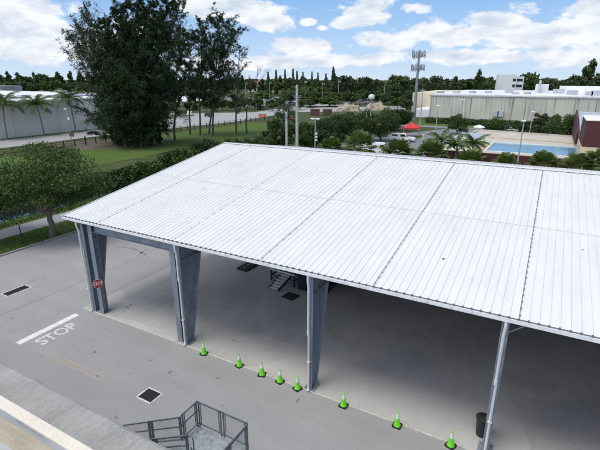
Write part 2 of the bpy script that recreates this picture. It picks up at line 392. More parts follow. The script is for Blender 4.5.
def struct(o): o['kind'] = 'structure'; return o
def quads(name, P, mat, parent=None):
    """P: (n,4,3) array of leaf quads -> one mesh"""
    n = len(P); me = bpy.data.meshes.new(name)
    me.vertices.add(n*4); me.vertices.foreach_set('co', P.reshape(-1).astype(np.float32))
    me.loops.add(n*4); me.loops.foreach_set('vertex_index', np.arange(n*4, dtype=np.int32))
    me.polygons.add(n); me.polygons.foreach_set('loop_start', np.arange(0, n*4, 4, dtype=np.int32))
    me.update(calc_edges=True); me.validate()
    me.materials.append(mat)
    o = bpy.data.objects.new(name, me); COL.objects.link(o)
    if parent: o.parent = parent
    return o
def unit(v): return v/np.maximum(np.linalg.norm(v, axis=1, keepdims=True), 1e-9)
def leaves(C, d, length, width):
    """leaf quads centred at C with long axes d"""
    n = len(C); r = unit(rng.normal(size=(n,3))); w = unit(np.cross(d, r))
    ll = (length*(0.6+0.8*rng.random((n,1))))/2; ww = (width*(0.6+0.8*rng.random((n,1))))/2
    return np.stack([C-d*ll-w*ww*0.5, C-d*ll*0.2+w*ww-0*d, C+d*ll, C-d*ll*0.2-w*ww*1.0], axis=1)
def ball_points(c, r, n, shell=0.55):
    u = unit(rng.normal(size=(n,3))); rad = (shell+(1-shell)*rng.random((n,1)))**0.8
    rad = np.where(rng.random((n,1)) < 0.25, rng.random((n,1)), rad)
    return np.asarray(c)+u*rad*np.asarray(r)

# ------------------------------------------------------------------ world, sun, camera
SUN_EL = R(72); SUN_AZ = math.atan2(-1.0, -0.38)      # direction to the sun, in the ground plane (towards -x, -y)
w = bpy.data.worlds.new('World'); scene.world = w; w.use_nodes = True
nt = w.node_tree; nt.nodes.clear()
out = nt.nodes.new('ShaderNodeOutputWorld'); bg = nt.nodes.new('ShaderNodeBackground')
sky = nt.nodes.new('ShaderNodeTexSky'); sky.sky_type = 'NISHITA'; sky.sun_disc = False
sky.sun_elevation = SUN_EL; sky.sun_rotation = math.pi/2 - SUN_AZ; sky.air_density = 1.1; sky.dust_density = 1.2; sky.altitude = 10
SKY_STR = 0.12
dirv = nt.nodes.new('ShaderNodeTexCoord').outputs['Generated']
# clouds: soft heaps at chosen bearings, broken up by noise
BLOBS = [(10,34,70,20),(70,50,80,14),(115,36,36,16),(-60,20,90,30),(18,4,30,7),(258,16,36,14),(200,10,34,14),(366,10,25,12),(340,22,14,6),(417,9,14,6),(308,22,9,4),(322,28,7,3),
         (300,46,36,8),(395,42,46,9),(440,34,46,14),(500,22,36,13),(540,36,46,14),(590,28,50,15),(480,57,150,8),(330,60,110,7),(590,60,70,9),(680,20,90,30),(250,64,80,6)]
fine = noise(nt, mapping(nt, dirv, (1,1,2.2)), 9, 9, 0.62, 0.3)
fine2 = noise(nt, mapping(nt, dirv, (1,1,2.0)), 26, 6, 0.6, 0.2)
dens = None
for (bx, by, rx, ry) in BLOBS:
    c = pdir(bx, by)
    sub = nt.nodes.new('ShaderNodeVectorMath'); sub.operation = 'SUBTRACT'; L(nt, dirv, sub.inputs[0]); sub.inputs[1].default_value = c
    mul = nt.nodes.new('ShaderNodeVectorMath'); mul.operation = 'MULTIPLY'; L(nt, sub.outputs[0], mul.inputs[0])
    mul.inputs[1].default_value = (F/rx, F/rx, F/ry)
    ln = nt.nodes.new('ShaderNodeVectorMath'); ln.operation = 'LENGTH'; L(nt, mul.outputs[0], ln.inputs[0])
    d = mathn(nt, 'SUBTRACT', 1.0, ln.outputs['Value'])
    dens = d if dens is None else mathn(nt, 'MAXIMUM', dens, d)
dens = mathn(nt, 'MAXIMUM', dens, -1.0)
# clouds over the rest of the sky
gen = noise(nt, mapping(nt, dirv, (1,1,1.4)), 2.6, 6, 0.6, 0.4)
sep = nt.nodes.new('ShaderNodeSeparateXYZ'); L(nt, dirv, sep.inputs[0]); zc = sep.outputs[2]
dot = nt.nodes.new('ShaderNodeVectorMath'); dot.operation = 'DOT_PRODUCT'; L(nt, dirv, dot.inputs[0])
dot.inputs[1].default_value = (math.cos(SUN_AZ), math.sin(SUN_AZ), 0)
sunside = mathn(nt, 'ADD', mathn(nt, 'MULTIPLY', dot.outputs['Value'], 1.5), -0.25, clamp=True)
hi = ramp(nt, mathn(nt, 'ADD', zc, sunside), [(0.28, (0,0,0)), (0.5, (1,1,1))])  # cloud carried low on the unseen sun side, added as fill for the shed
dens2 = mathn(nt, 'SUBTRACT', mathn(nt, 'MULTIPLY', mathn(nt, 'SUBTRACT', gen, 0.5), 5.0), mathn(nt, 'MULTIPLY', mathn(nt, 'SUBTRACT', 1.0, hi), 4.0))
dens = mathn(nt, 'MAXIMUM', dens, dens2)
d3 = mathn(nt, 'ADD', dens, mathn(nt, 'MULTIPLY', mathn(nt, 'SUBTRACT', fine, 0.5), 3.2))
d3 = mathn(nt, 'ADD', d3, mathn(nt, 'MULTIPLY', mathn(nt, 'SUBTRACT', fine2, 0.5), 1.0))
mask = ramp(nt, mathn(nt, 'ADD', mathn(nt, 'MULTIPLY', d3, 0.5), 0.5), [(0.525, (0,0,0)), (0.68, (1,1,1))])
shade = noise(nt, mapping(nt, dirv, (1,1,2.6)), 13, 6, 0.6, 0.2)
ccol = ramp(nt, shade, [(0.32, (0.80, 0.90, 1.06)), (0.58, (1.28, 1.30, 1.33))])
skyc = nt.nodes.new('ShaderNodeVectorMath'); skyc.operation = 'SCALE'; L(nt, sky.outputs[0], skyc.inputs[0]); skyc.inputs[3].default_value = SKY_STR
blue = mixc(nt, 1.0, skyc.outputs[0], (0.95, 1.08, 1.28), 'MULTIPLY')
hz = ramp(nt, zc, [(0.0, (0.92,0.92,0.92)), (0.16, (0.85,0.85,0.85)), (0.45, (0,0,0))])   # pale air low in the sky
lowc = ramp(nt, zc, [(0.0, (0.88, 1.06, 1.28)), (0.06, (0.66, 0.93, 1.28)), (0.15, (0.37, 0.69, 1.20))])
base = mixc(nt, hz, blue, lowc)
brt = ramp(nt, zc, [(0.30, (1,1,1)), (0.55, (1.15,1.15,1.15))])      # unseen clouds overhead brightened a little as added fill light
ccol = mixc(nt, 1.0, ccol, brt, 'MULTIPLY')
ss = ramp(nt, sunside, [(0.02, (1,1,1)), (0.55, (3.5,3.35,3.2))])       # unseen sun-side clouds brightened to throw fill light under the shed roof
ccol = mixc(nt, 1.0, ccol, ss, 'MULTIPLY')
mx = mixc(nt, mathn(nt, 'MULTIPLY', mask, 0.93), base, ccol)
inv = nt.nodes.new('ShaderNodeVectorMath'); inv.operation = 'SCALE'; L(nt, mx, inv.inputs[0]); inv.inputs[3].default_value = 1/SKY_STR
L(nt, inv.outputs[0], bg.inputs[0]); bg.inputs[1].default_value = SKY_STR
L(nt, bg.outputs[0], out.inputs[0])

sd = bpy.data.lights.new('sun', 'SUN'); sd.energy = 2.3; sd.angle = R(24); sd.color = (1.0, 0.945, 0.85)
so = bpy.data.objects.new('sun', sd); COL.objects.link(so)
tos = Vector((math.cos(SUN_EL)*math.cos(SUN_AZ), math.cos(SUN_EL)*math.sin(SUN_AZ), math.sin(SUN_EL)))
so.rotation_euler = tos.to_track_quat('Z', 'Y').to_euler(); so.location = (0, 0, 60)

cd = bpy.data.cameras.new('camera'); cd.sensor_fit = 'HORIZONTAL'; cd.sensor_width = 36; cd.lens = F/600*36
cd.clip_start = 0.1; cd.clip_end = 20000
co = bpy.data.objects.new('camera', cd); COL.objects.link(co)
co.location = (CX, CY, H); co.rotation_euler = (math.pi/2-PITCH, 0, -YAW)
scene.camera = co
scene.view_settings.view_transform = 'Standard'; scene.view_settings.look = 'None'
scene.view_settings.exposure = -0.36; scene.view_settings.gamma = 1; scene.view_settings.use_curve_mapping = False
try:
    scene.cycles.max_bounces = 6; scene.cycles.diffuse_bounces = 4; scene.cycles.transparent_max_bounces = 8
except Exception: pass

# ------------------------------------------------------------------ ground, canal, paving
CS0, CS1, CT1 = -47.6, -39.4, 62.0
g = MB(); B = 5000
g.sheet([(-B,-B),(CS0,-B),(CS0,B),(-B,B)], 0); g.sheet([(CS1,-B),(B,-B),(B,B),(CS1,B)], 0)
g.sheet([(CS0,CT1),(CS1,CT1),(CS1,B),(CS0,B)], 0)
g.add([(CS0,-B,0),(CS0+1.3,-B,-0.9),(CS0+1.3,CT1,-0.9),(CS0,CT1,0)], [(0,1,2,3)])
g.add([(CS1,-B,0),(CS1,CT1,0),(CS1-0.9,CT1,-0.9),(CS1-0.9,-B,-0.9)], [(0,1,2,3)])
g.add([(CS0,CT1,0),(CS0,CT1,-1.2),(CS1,CT1,-1.2),(CS1,CT1,0)], [(0,1,2,3)])
struct(g.build('ground', M['grass'], fix=False))
struct(MB().sheet([(CS0-0.5,-400),(CS1+0.5,-400),(CS1+0.5,CT1-0.01),(CS0-0.5,CT1-0.01)], -0.75).build('canal_water', M['water']))
struct(MB().sheet([(-29.9,-60),(70,-60),(70,36),(-29.9,36)], 0.008).build('asphalt_yard', M['asphalt']))
sl = MB().prism([(-16.25,-0.04),(24,-0.04),(24,31.4),(-16.25,31.4)], 'z', 0.0, 0.035)
struct(sl.build('floor_slab', M['slab']))
struct(MB().box(-30.08,-29.9,-60,36,0,0.14).build('kerb', M['kerb']))
struct(MB().sheet([(-37.0,-60),(-34.2,-60),(-34.2,60),(-37.0,60)], 0.02).build('footpath', M['path']))
struct(MB().sheet([(-80,18),(-58,18),(-58,110),(-80,110)], 0.012).build('lawn', M['lawn']))
struct(MB().sheet([(-39.3,-60),(-37.0,-60),(-37.0,60),(-39.3,60)], 0.012).build('bank_lawn', M['lawn']))
struct(MB().sheet([(-34.2,-60),(-30.08,-60),(-30.08,40),(-34.2,40)], 0.012).build('verge_lawn', M['lawn']))
# dirt under the big pines
pts = [(-79+2*math.sin(a*3.1)+9*math.cos(a), 52+1.5*math.cos(a*2.3)+15*math.sin(a)) for a in [k*math.pi/12 for k in range(24)]]
struct(MB().sheet(pts, 0.02).build('bare_dirt', M['dirt']))
# street along the fence, widening into the junction
struct(MB().sheet([(-104.5,-200),(-93.5,-200),(-92.5,66),(-88.5,90),(-86,110),(-89,138),(-100,190),(-112,240),(-122,236),(-112,190),(-106,150),(-128,128),(-160,118),(-160,104),(-128,104),(-108,84),(-105,60)], 0.02).build('road', M['road']))
struct(MB().sheet([(-105.1,-200),(-104.5,-200),(-105,60),(-105.6,60)], 0.10).build('road_kerb', M['kerb']))
# far car parks and cross road
struct(MB().sheet([gx(232,106),(gx(300,106)),(gx(300,97)),(gx(205,97)),gx(205,104)], 0.03).build('car_park', M['lot']))
struct(MB().sheet([gx(296,112),gx(345,111.5),gx(420,109),gx(420,106),gx(345,107.2),gx(296,108)], 0.03).build('cross_road', M['road']))
struct(MB().sheet([gx(300,106.5),gx(345,106),gx(345,103.5),gx(300,104)], 0.03).build('far_road', M['road']))
struct(MB().sheet([gx(345,104),gx(425,101),gx(425,98),gx(340,99)], 0.03).build('far_car_park', M['lot']))
# lot behind the shed with the truck
struct(MB().sheet([(-33,36),(-9.5,36),(-9.5,112),(-4,116),(-4,122),(-18,121),(-27,100),(-33,94)], 0.02).build('parking_lot', M['lot']))
struct(MB().sheet([gx(392,147),gx(424,137),gx(421,135),gx(389,144)], 0.03).build('lot_grass_strip', M['lawn']))
struct(MB().sheet([(-31,128),(60,128),(60,154),(-31,154)], 0.012).build('factory_lawn', M['lawn']))
struct(MB().sheet([(-60,122.5),(60,122.5),(60,128),(-60,128)], 0.02).build('factory_road', M['lot']))

# yard markings ------------------------------------------------------
struct(MB().sheet([(-16.15,-4.45),(-15.72,-4.45),(-15.72,-0.78),(-16.15,-0.78)], 0.012).build('stop_line', M['wline']))
def text_obj(name, body, size, mat, mtx, parent=None, extr=0.0):
    cu = bpy.data.curves.new(name, 'FONT'); cu.body = body; cu.size = size; cu.offset = 0.02*size; cu.extrude = extr
    cu.align_x = 'CENTER'; cu.align_y = 'CENTER'
    t = bpy.data.objects.new(name, cu); COL.objects.link(t)
    bpy.context.view_layer.update()
    me = bpy.data.meshes.new_from_object(t.evaluated_get(bpy.context.evaluated_depsgraph_get()))
    bpy.data.objects.remove(t); bpy.data.curves.remove(cu)
    me.materials.clear(); me.materials.append(mat); me.transform(mtx)
    o = bpy.data.objects.new(name, me); COL.objects.link(o)
    if parent: o.parent = parent
    return o
# letters read by a driver heading towards -x : right = +y, up = -x
mt = Matrix(((0,-1,0,-14.93),(1.0,0,0,-2.75),(0,0,1,0.012),(0,0,0,1))) @ Matrix.Diagonal((0.92,1.15,1,1))
struct(text_obj('stop_lettering', 'STOP', 1.02, M['stencil'], mt))
y = MB()
y.sheet([(-13.3,-4.02),(-9.25,-3.98),(-9.25,-4.10),(-13.3,-4.12)], 0.012); y.sheet([(-13.1,-4.24),(-9.1,-4.22),(-9.1,-4.36),(-13.1,-4.34)], 0.012)
struct(y.build('yellow_line', M['yline']))
def ribbon(pts, wdt, z=0.011):
    mb = MB(); n = len(pts); vs = []
    for i, p in enumerate(pts):
        a = Vector((*pts[max(i-1,0)],0)); b = Vector((*pts[min(i+1,n-1)],0)); d = (b-a).normalized(); q = Vector((-d.y,d.x,0))
        ww = wdt(i/(n-1)) if callable(wdt) else wdt
        jit = random.uniform(0.7,1.3)
        vs += [(p[0]+q.x*ww*jit/2, p[1]+q.y*ww*jit/2, z), (p[0]-q.x*ww*jit/2, p[1]-q.y*ww*jit/2, z)]
    return mb.add(vs, [(2*i,2*i+1,2*i+3,2*i+2) for i in range(n-1)])
jr = ribbon([(-19.9+0.06*math.sin(k*0.7)+random.uniform(-.03,.03), -30+k*0.8) for k in range(82)], 0.06)
for k in range(7):
    x, y_ = random.uniform(-26,2), random.uniform(-8,-1.5); an = random.uniform(0,6.28); pp_ = []
    for q in range(random.randint(10,22)):
        pp_.append((x,y_)); an += random.uniform(-.45,.45); x += .2*math.cos(an); y_ = min(-.25, y_+.2*math.sin(an))
    r = ribbon(pp_, .018, .0112+k*1e-5); jr.add(r.v, r.f)
struct(jr.build('pavement_joint', M['joint']))
jr = MB()
for p0, p1, pm, wd in (((112,248.5),(150,259),(133,249),0.16),((150,249),(137,257),(144,251),0.12),((20,287.5),(45,277),(32,281),0.1),((40,262),(52,259),(46,260),0.12)):
    a, b, c = Vector((*gx(*p0),0)), Vector((*gx(*p1),0)), Vector((*gx(*pm),0)); c = 2*c-(a+b)/2
    r = ribbon([tuple((a*(1-u)**2+c*2*u*(1-u)+b*u*u)[:2]) for u in [k/14 for k in range(15)]], lambda u, wd=wd: wd*(0.5+math.sin(u*3.14)))
    jr.add(r.v, r.f)
struct(jr.build('tyre_marks', M['mark']))
# scattered little stains
jr = MB()
for k in range(48):
    s_, t_ = random.uniform(-24,4), random.uniform(-7,-0.4)
    rr = random.uniform(0.02,0.09); el = random.uniform(1,2.5); an = random.uniform(0,3.14)
    pts = []
    for q in range(9):
        a = q*2*math.pi/9; x = rr*el*math.cos(a)*random.uniform(.6,1.2); yv = rr*math.sin(a)*random.uniform(.6,1.2)
        pts.append((s_+x*math.cos(an)-yv*math.sin(an), t_+x*math.sin(an)+yv*math.cos(an)))
    jr.sheet(pts, 0.0105+k*1e-5)
struct(jr.build('oil_spots', M['joint']))
jr = MB()
for (px, py, sx, sy) in ((127,308,.25,.12),(132,305,.18,.2),(124,312,.2,.1),(163,292,.25,.12),(167,290,.15,.2),(233,340,.35,.2)):
    s_, t_ = gx(px, py)
    jr.sheet([(s_+sx*math.cos(a)*random.uniform(.5,1.2), t_+sy*math.sin(a)*random.uniform(.5,1.2)) for a in [k*math.pi/7 for k in range(14)]], 0.0395)
struct(jr.build('slab_stains', M['stain']))
jr = MB()
for poly in (((516,404),(530,398),(560,401),(600,396),(640,430),(600,470),(534,455),(528,440),(522,428)),):
    pp_ = []
    for (a0,b0),(a1,b1) in zip(poly, poly[1:]+poly[:1]):
        for q in range(5):
            u = q/5; x, y_ = gx(a0+(a1-a0)*u, b0+(b1-b0)*u); pp_.append((x+random.uniform(-.08,.08), y_+random.uniform(-.08,.08)))
    jr.sheet(pp_, 0.0392)
struct(jr.build('damp_patches', M['damp']))
struct(MB().box(-16.27,24,-0.13,-0.04,0.0,0.03).build('sunlit_edge_strip', M['edge']))  # added strip; its light tone paints the sun on the slab front
# drain grates with white surrounds
def drain(label, s0, s1, t0, t1):
    th = thing('drain_grate', label, 'drain', ((s0+s1)/2,(t0+t1)/2,0.008), 0, 'storm drains in the yard')
    a, b = (s1-s0)/2, (t1-t0)/2
    fr = MB(); q = 0.08
    fr.box(-a-q,a+q,-b-q,-b,0.0,0.012); fr.box(-a-q,a+q,b,b+q,0,0.012); fr.box(-a-q,-a,-b,b,0,0.012); fr.box(a,a+q,-b,b,0,0.012)
    fr.build('frame', M['wornframe'], th)
    gr = MB(); gr.box(-a,a,-b,b,0.001,0.004)
    n = int(2*a/0.09)
    for k in range(n): gr.box(-a+k*0.09+0.02,-a+k*0.09+0.05,-b,b,0.004,0.010)
    gr.build('grate', M['grate'], th)
a = gx(12,295); b = gx(14,287.5)
drain('black rectangular drain with white border near left end of yard', -22.87,-22.2,-1.5,0.02)
drain('black square drain with white border beside the metal stair landing', -6.72,-5.92,-4.25,-3.6)

# ------------------------------------------------------------------ the open shed
EZ, RT, RZ = 6.15, 15.6, 8.58
SL = (RZ-EZ)/RT
S0, S1 = -16.62, 23.5
def zr(t): return EZ + SL*(t if t <= RT else 2*RT-t)
shed = thing('open_shed', 'long open steel shed with white ribbed metal roof on tapered blue grey columns', 'shed', (0,0,0))
rf = MB()
prof = []
x = S0; P_ = 0.305
while x < S1-0.01:
    prof += [(x,0.0),(x+0.225,0.0),(x+0.248,0.028),(x+0.282,0.028)]
    x += P_
prof.append((x,0.0))
S1 = x
def strip(t0, t1, dz0, dz1):
    n = len(prof); vs = []
    for (px, pz) in prof: vs.append((px, t0, zr(t0)+pz+dz0))
    for (px, pz) in prof: vs.append((px, t1, zr(t1)+pz+dz1))
    rf.add(vs, [(i,i+1,n+i+1,n+i) for i in range(n-1)])
strip(-0.12, 7.25, 0, 0.008); strip(7.2, RT, 0.0, 0.0); strip(RT, 2*RT-7.2, 0, 0); strip(2*RT-7.25, 2*RT+0.12, 0.008, 0)
roof = rf.build('roof', M['roof'], shed, fix=False)
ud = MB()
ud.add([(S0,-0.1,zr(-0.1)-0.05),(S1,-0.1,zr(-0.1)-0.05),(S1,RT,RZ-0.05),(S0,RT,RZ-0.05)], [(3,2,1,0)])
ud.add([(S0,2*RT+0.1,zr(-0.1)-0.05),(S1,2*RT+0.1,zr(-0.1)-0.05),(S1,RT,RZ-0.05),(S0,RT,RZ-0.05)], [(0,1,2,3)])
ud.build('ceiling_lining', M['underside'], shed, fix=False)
rc = MB(); rc.add([(S0,RT-0.25,zr(RT-0.25)+0.05),(S1,RT-0.25,zr(RT-0.25)+0.05),(S1,RT,RZ+0.06),(S0,RT,RZ+0.06),(S1,RT+0.25,zr(RT+0.25)+0.05),(S0,RT+0.25,zr(RT+0.25)+0.05)], [(0,1,2,3),(3,2,4,5)])
rc.build('ridge_cap', M['trim'], roof, fix=False)
for s_ in (-13.62,-7.87,-2.53,2.83,8.05,13.4,18.7):
    fm = MB(); t_ = 0.05; k = 0
    dense = s_ > 2
    while t_ < RT-0.3:
        fm.rbox((s_+0.02, t_, zr(t_)+0.047), (0.05, 0.07, 0.014), 0, math.atan(SL)); t_ += 0.42 if dense else 0.62
    fm.add([(s_-0.012,-0.1,zr(-0.1)+0.0425),(s_+0.014,-0.1,zr(-0.1)+0.0425),(s_+0.014,RT-0.26,zr(RT-0.26)+0.0425),(s_-0.012,RT-0.26,zr(RT-0.26)+0.0425)], [(0,1,2,3)])
    fm.build('fastener_row', M['seamdark'] if dense else M['seam'], roof)
lp = MB(); lp.add([(S0,7.14,zr(7.14)+0.011),(S1,7.14,zr(7.14)+0.011),(S1,7.24,zr(7.24)+0.011),(S0,7.24,zr(7.24)+0.011)], [(0,1,2,3)])
lp.build('panel_lap', M['lap'], roof, fix=False)
# stray debris on the sheets
db = MB()
for k in range(4):
    s_, t_ = random.uniform(-15,12), random.uniform(0.4,14)
    db.rbox((s_,t_,zr(t_)+0.03), (random.uniform(.04,.14), random.uniform(.03,.07), 0.03), random.uniform(0,3))
tag(db.build('leaf_litter', M['bark'], roof), kind='stuff')
gu = MB(); gu.prism([(-0.125,6.10),(-0.235,6.10),(-0.25,5.985),(-0.235,5.97),(-0.125,5.97)], 'x', S0-0.02, S1)
gu.build('gutter', M['trim'], shed)
gu = MB(); x = S0
while x < S1: gu.box(x+0.243, x+0.287, -0.20, -0.122, 6.115, 6.172); x += P_
gu.box(S0,S1,-0.16,-0.128,6.102,6.13); gu.build('rib_closures', M['seamdark'], shed)
gt = MB()
gt.beam((S0-0.03,-0.2,zr(-0.2)-0.03),(S0-0.03,RT,RZ-0.03),0.06,0.17); gt.beam((S0-0.03,RT,RZ-0.03),(S0-0.03,2*RT+0.1,zr(-0.1)-0.03),0.06,0.17)
gt.build('gable_trim', M['trim'], shed)
# frames
FR = [-15.3,-7.72,-0.02,7.68,15.38,22.9]
def column(s_, back=False, d1=1.62):
    def T(t): return (2*RT-t) if back else t
    mb = MB(); fw = 0.125; tk = 0.03
    d0, zt = 0.52, 5.0
    mb.prism([(T(tk),0.05),(T(d0),0.05),(T(d1),zt),(T(d1),zr(d1)-0.3),(T(tk),zr(0)-0.32)], 'x', s_-0.012, s_+0.012)      # web
    mb.box(s_-fw, s_+fw, min(T(0),T(tk)), max(T(0),T(tk)), 0.05, 5.86)                                                 # outer flange
    a, b = Vector((s_,T(d0),0.05)), Vector((s_,T(d1),zt)); mb.beam(a, b, 2*fw, tk)                                       # inner flange
    mb.beam((s_,T(0.04),zt),(s_,T(d1),zt), 2*fw, tk)                                                                     # knee stiffener
    mb.beam((s_,T(d1),zt),(s_,T(d1),zr(d1)-0.3), 2*fw, tk)
    c = mb.build('column', M['steel'], shed)
    bp = MB(); y0, y1 = sorted((T(-0.06), T(d0+0.06))); bp.box(s_-0.28, s_+0.28, y0, y1, 0.036, 0.055)
    for dx in (-.19,.19):
        for dy in (0.1,0.42): bp.box(s_+dx-.025,s_+dx+.025,T(dy)-.025,T(dy)+.025,0.055,0.1)
    bp.build('base_plate', M['steel'], c)
    return c
def rafter(s_):
    mb = MB()
    for sg in (0,1):
        T = (lambda t: 2*RT-t) if sg else (lambda t: t)
        top = lambda t: zr(t)-0.26
        mb.prism([(T(1.62),5.0),(T(8),top(8)-0.55),(T(RT),top(RT)-0.7),(T(RT),top(RT)),(T(0.1),top(0.1))], 'x', s_-0.012, s_+0.012)
        mb.beam((s_,T(1.62),5.0),(s_,T(8),top(8)-0.55),0.4,0.03); mb.beam((s_,T(8),top(8)-0.55),(s_,T(RT),top(RT)-0.7),0.4,0.03)
        mb.beam((s_,T(0.1),top(0.1)),(s_,T(RT),top(RT)),0.4,0.03)
    mb.build('rafter', M['steel'], shed)
for s_ in FR:
    column(s_); column(s_, True); rafter(s_)
pu = MB()
for sg in (0,1):
    for k in range(11):
        t_ = 0.25+k*1.5; tt = 2*RT-t_ if sg else t_
        pu.box(S0+0.1, S1-0.1, tt-0.03, tt+0.03, zr(t_)-0.255, zr(t_)-0.055)
o = pu.build('purlins', M['steel'], shed)
eb = MB(); eb.box(-14.44,-8.32,0.20,0.224,5.42,5.98); eb.box(-14.44,-8.32,0.06,0.34,5.40,5.419); eb.box(-14.44,-8.32,0.06,0.34,5.981,6.0)
eb.build('portal_beam', M['steel'], shed)
es = MB(); es.box(S0+0.05,S1-0.05,0.02,0.06,5.86,6.09); es.build('eave_strut', M['steel'], shed)
# posts of the portal brace between the first two columns
for s_ in (-14.62,-8.14):
    cp = MB(); cp.box(s_-0.17,s_+0.17,0.02,0.045,0.05,5.95); cp.box(s_-0.17,s_+0.17,0.36,0.385,0.05,5.95); cp.box(s_-0.012,s_+0.012,0.045,0.36,0.05,5.95)
    for z_ in (5.42,5.0): cp.box(s_-0.168,s_+0.168,0.046,0.359,z_-.012,z_+.012)
    c_ = cp.build('portal_post', M['steel'], shed)
    MB().box(s_-0.24,s_+0.24,-0.04,0.45,0.036,0.052).build('base_plate', M['steel'], c_)
# knee brace at the fourth column
MB().beam((7.72,0.12,5.35),(8.35,0.12,5.88),0.05,0.05).build('knee_brace', M['steel'], shed)
# downspouts with an offset collar
def downspout(s_, jog=3.4):
    mb = MB(); r = 0.055
    mb.tube([(s_,-0.2,5.96),(s_,-0.2,5.7),(s_-0.02,-0.1,5.4),(s_-0.02,-0.1,jog)], r, 8)
    mb.tube([(s_-0.02,-0.1,jog+0.05),(s_,-0.09,jog-0.05),(s_,-0.09,0.22),(s_+0.04,-0.2,0.09)], r*0.92, 8)
    mb.tube([(s_-0.02,-0.1,jog-0.1),(s_-0.02,-0.1,jog+0.1)], r*1.15, 8)
    d = mb.build('downspout', M['pipe'], shed, smooth=True)
    for z in (1.6,): MB().box(s_-0.075,s_+0.075,-0.15,0.0,z-0.015,z+0.015).build('strap', M['pipe'], d)
for s_, j in ((-15.43,3.2),(-7.68,4.0),(-0.04,3.1),(7.69,3.4),(15.38,3.4)): downspout(s_, j)
# closed back and far end
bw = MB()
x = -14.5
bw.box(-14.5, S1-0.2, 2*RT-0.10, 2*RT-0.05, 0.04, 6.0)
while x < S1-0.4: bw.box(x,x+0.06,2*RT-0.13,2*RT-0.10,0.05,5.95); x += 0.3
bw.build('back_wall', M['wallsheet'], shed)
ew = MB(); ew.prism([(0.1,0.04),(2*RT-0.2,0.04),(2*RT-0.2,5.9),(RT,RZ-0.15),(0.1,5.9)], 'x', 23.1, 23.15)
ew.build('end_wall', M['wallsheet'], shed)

# stop sign on the first column ---------------------------------------------------
sg = thing('stop_sign', 'red octagonal stop sign fixed to the corner column of the shed', 'sign', (-14.52,-0.03,2.12))
oc = [(0.31*math.cos(R(22.5+45*k)), 0.31*math.sin(R(22.5+45*k))) for k in range(8)]
pl = MB().prism([(a,b) for a,b in oc],'x',0,0.012).build('plate', M['white'], sg)
MB().prism([(a*0.93,b*0.93) for a,b in oc],'x',0.012,0.016).build('face', M['red'], pl)
mt = Matrix(((0,0,1,0.019),(1,0,0,0),(0,1,0,0),(0,0,0,1))) @ Matrix.Diagonal((0.8,1.15,1,1))
text_obj('lettering', 'STOP', 0.26, M['white'], mt, pl)
MB().beam((0.0,-0.3,0.12),(0.0,0.3,0.12),0.03,0.03).add(MB().beam((0,-0.3,-0.12),(0,0.3,-0.12),0.03,0.03).v, MB().beam((0,-0.3,-0.12),(0,0.3,-0.12),0.03,0.03).f).build('bracket', M['galv'], sg)
sg.rotation_euler = (0,0,R(-30)); 

# cones ------------------------------------------------------------------------------
def cone(loc, label, rz):
    t = thing('traffic_cone', label, 'traffic cone', loc, rz, 'lime cones along the slab edge')
    b = MB(); b.prism([(0.19*sx*(1 if abs(q)<0.5 else 1),0.19*sy) for sx,sy,q in ((-1,-.8,0),(-.8,-1,0),(.8,-1,0),(1,-.8,0),(1,.8,0),(.8,1,0),(-.8,1,0),(-1,.8,0))], 'z', 0, 0.045)
    b.build('base', M['black'], t)
    MB().lathe([(0.155,0.045),(0.15,0.07),(0.125,0.11),(0.098,0.30)], 18).build('body', M['lime'], t, smooth=True)
    MB().lathe([(0.100,0.30),(0.082,0.41)], 18).build('collar', M['lime'], t, smooth=True)
    MB().lathe([(0.0815,0.41),(0.045,0.64)], 18).build('reflective_collar', M['limepale'], t, smooth=True)
    MB().lathe([(0.044,0.64),(0.031,0.715),(0.024,0.72)], 18).build('tip', M['lime'], t, smooth=True)
    return t
cl = [((204,354),'lime traffic cone nearest the second shed column, apart from the rest'),
      ((239.5,366),'lime traffic cone, second along the slab edge from the left'),
      ((262,375),'lime traffic cone midway between second and third columns, third from the left'),
      ((280,382),'lime traffic cone just left of the one beside the third column downspout'),
      ((297.5,389),'lime traffic cone standing closest to the third shed column'),
      ((343.5,406),'lime traffic cone first to the right of the third shed column'),
      ((397,426),'lime traffic cone midway between third and fourth shed columns'),
      ((450.5,446),'lime traffic cone nearest the fourth column and the black bin')]
c0 = None
for i, (p, lb) in enumerate(cl):
    s_, t_ = gx(*p)
    if c0 is None: c0 = cone((s_,t_,0.012), lb, 0.2)
    else: dup(c0, None, (s_,t_,0.012), random.uniform(-.5,.5), None, lb)

# bin behind fourth column
tc = thing('trash_can', 'black trash can standing behind the fourth shed column', 'trash can', (7.45,0.95,0.037))
MB().lathe([(0.22,0),(0.27,0.75),(0.285,0.78),(0.285,0.82),(0.26,0.82),(0.23,0.1)], 20).build('body', M['charcoal'], tc, smooth=True)
MB().lathe([(0.3,0.82),(0.3,0.86),(0.2,0.93),(0.05,0.95)], 20).build('lid', M['black'], tc, smooth=True)

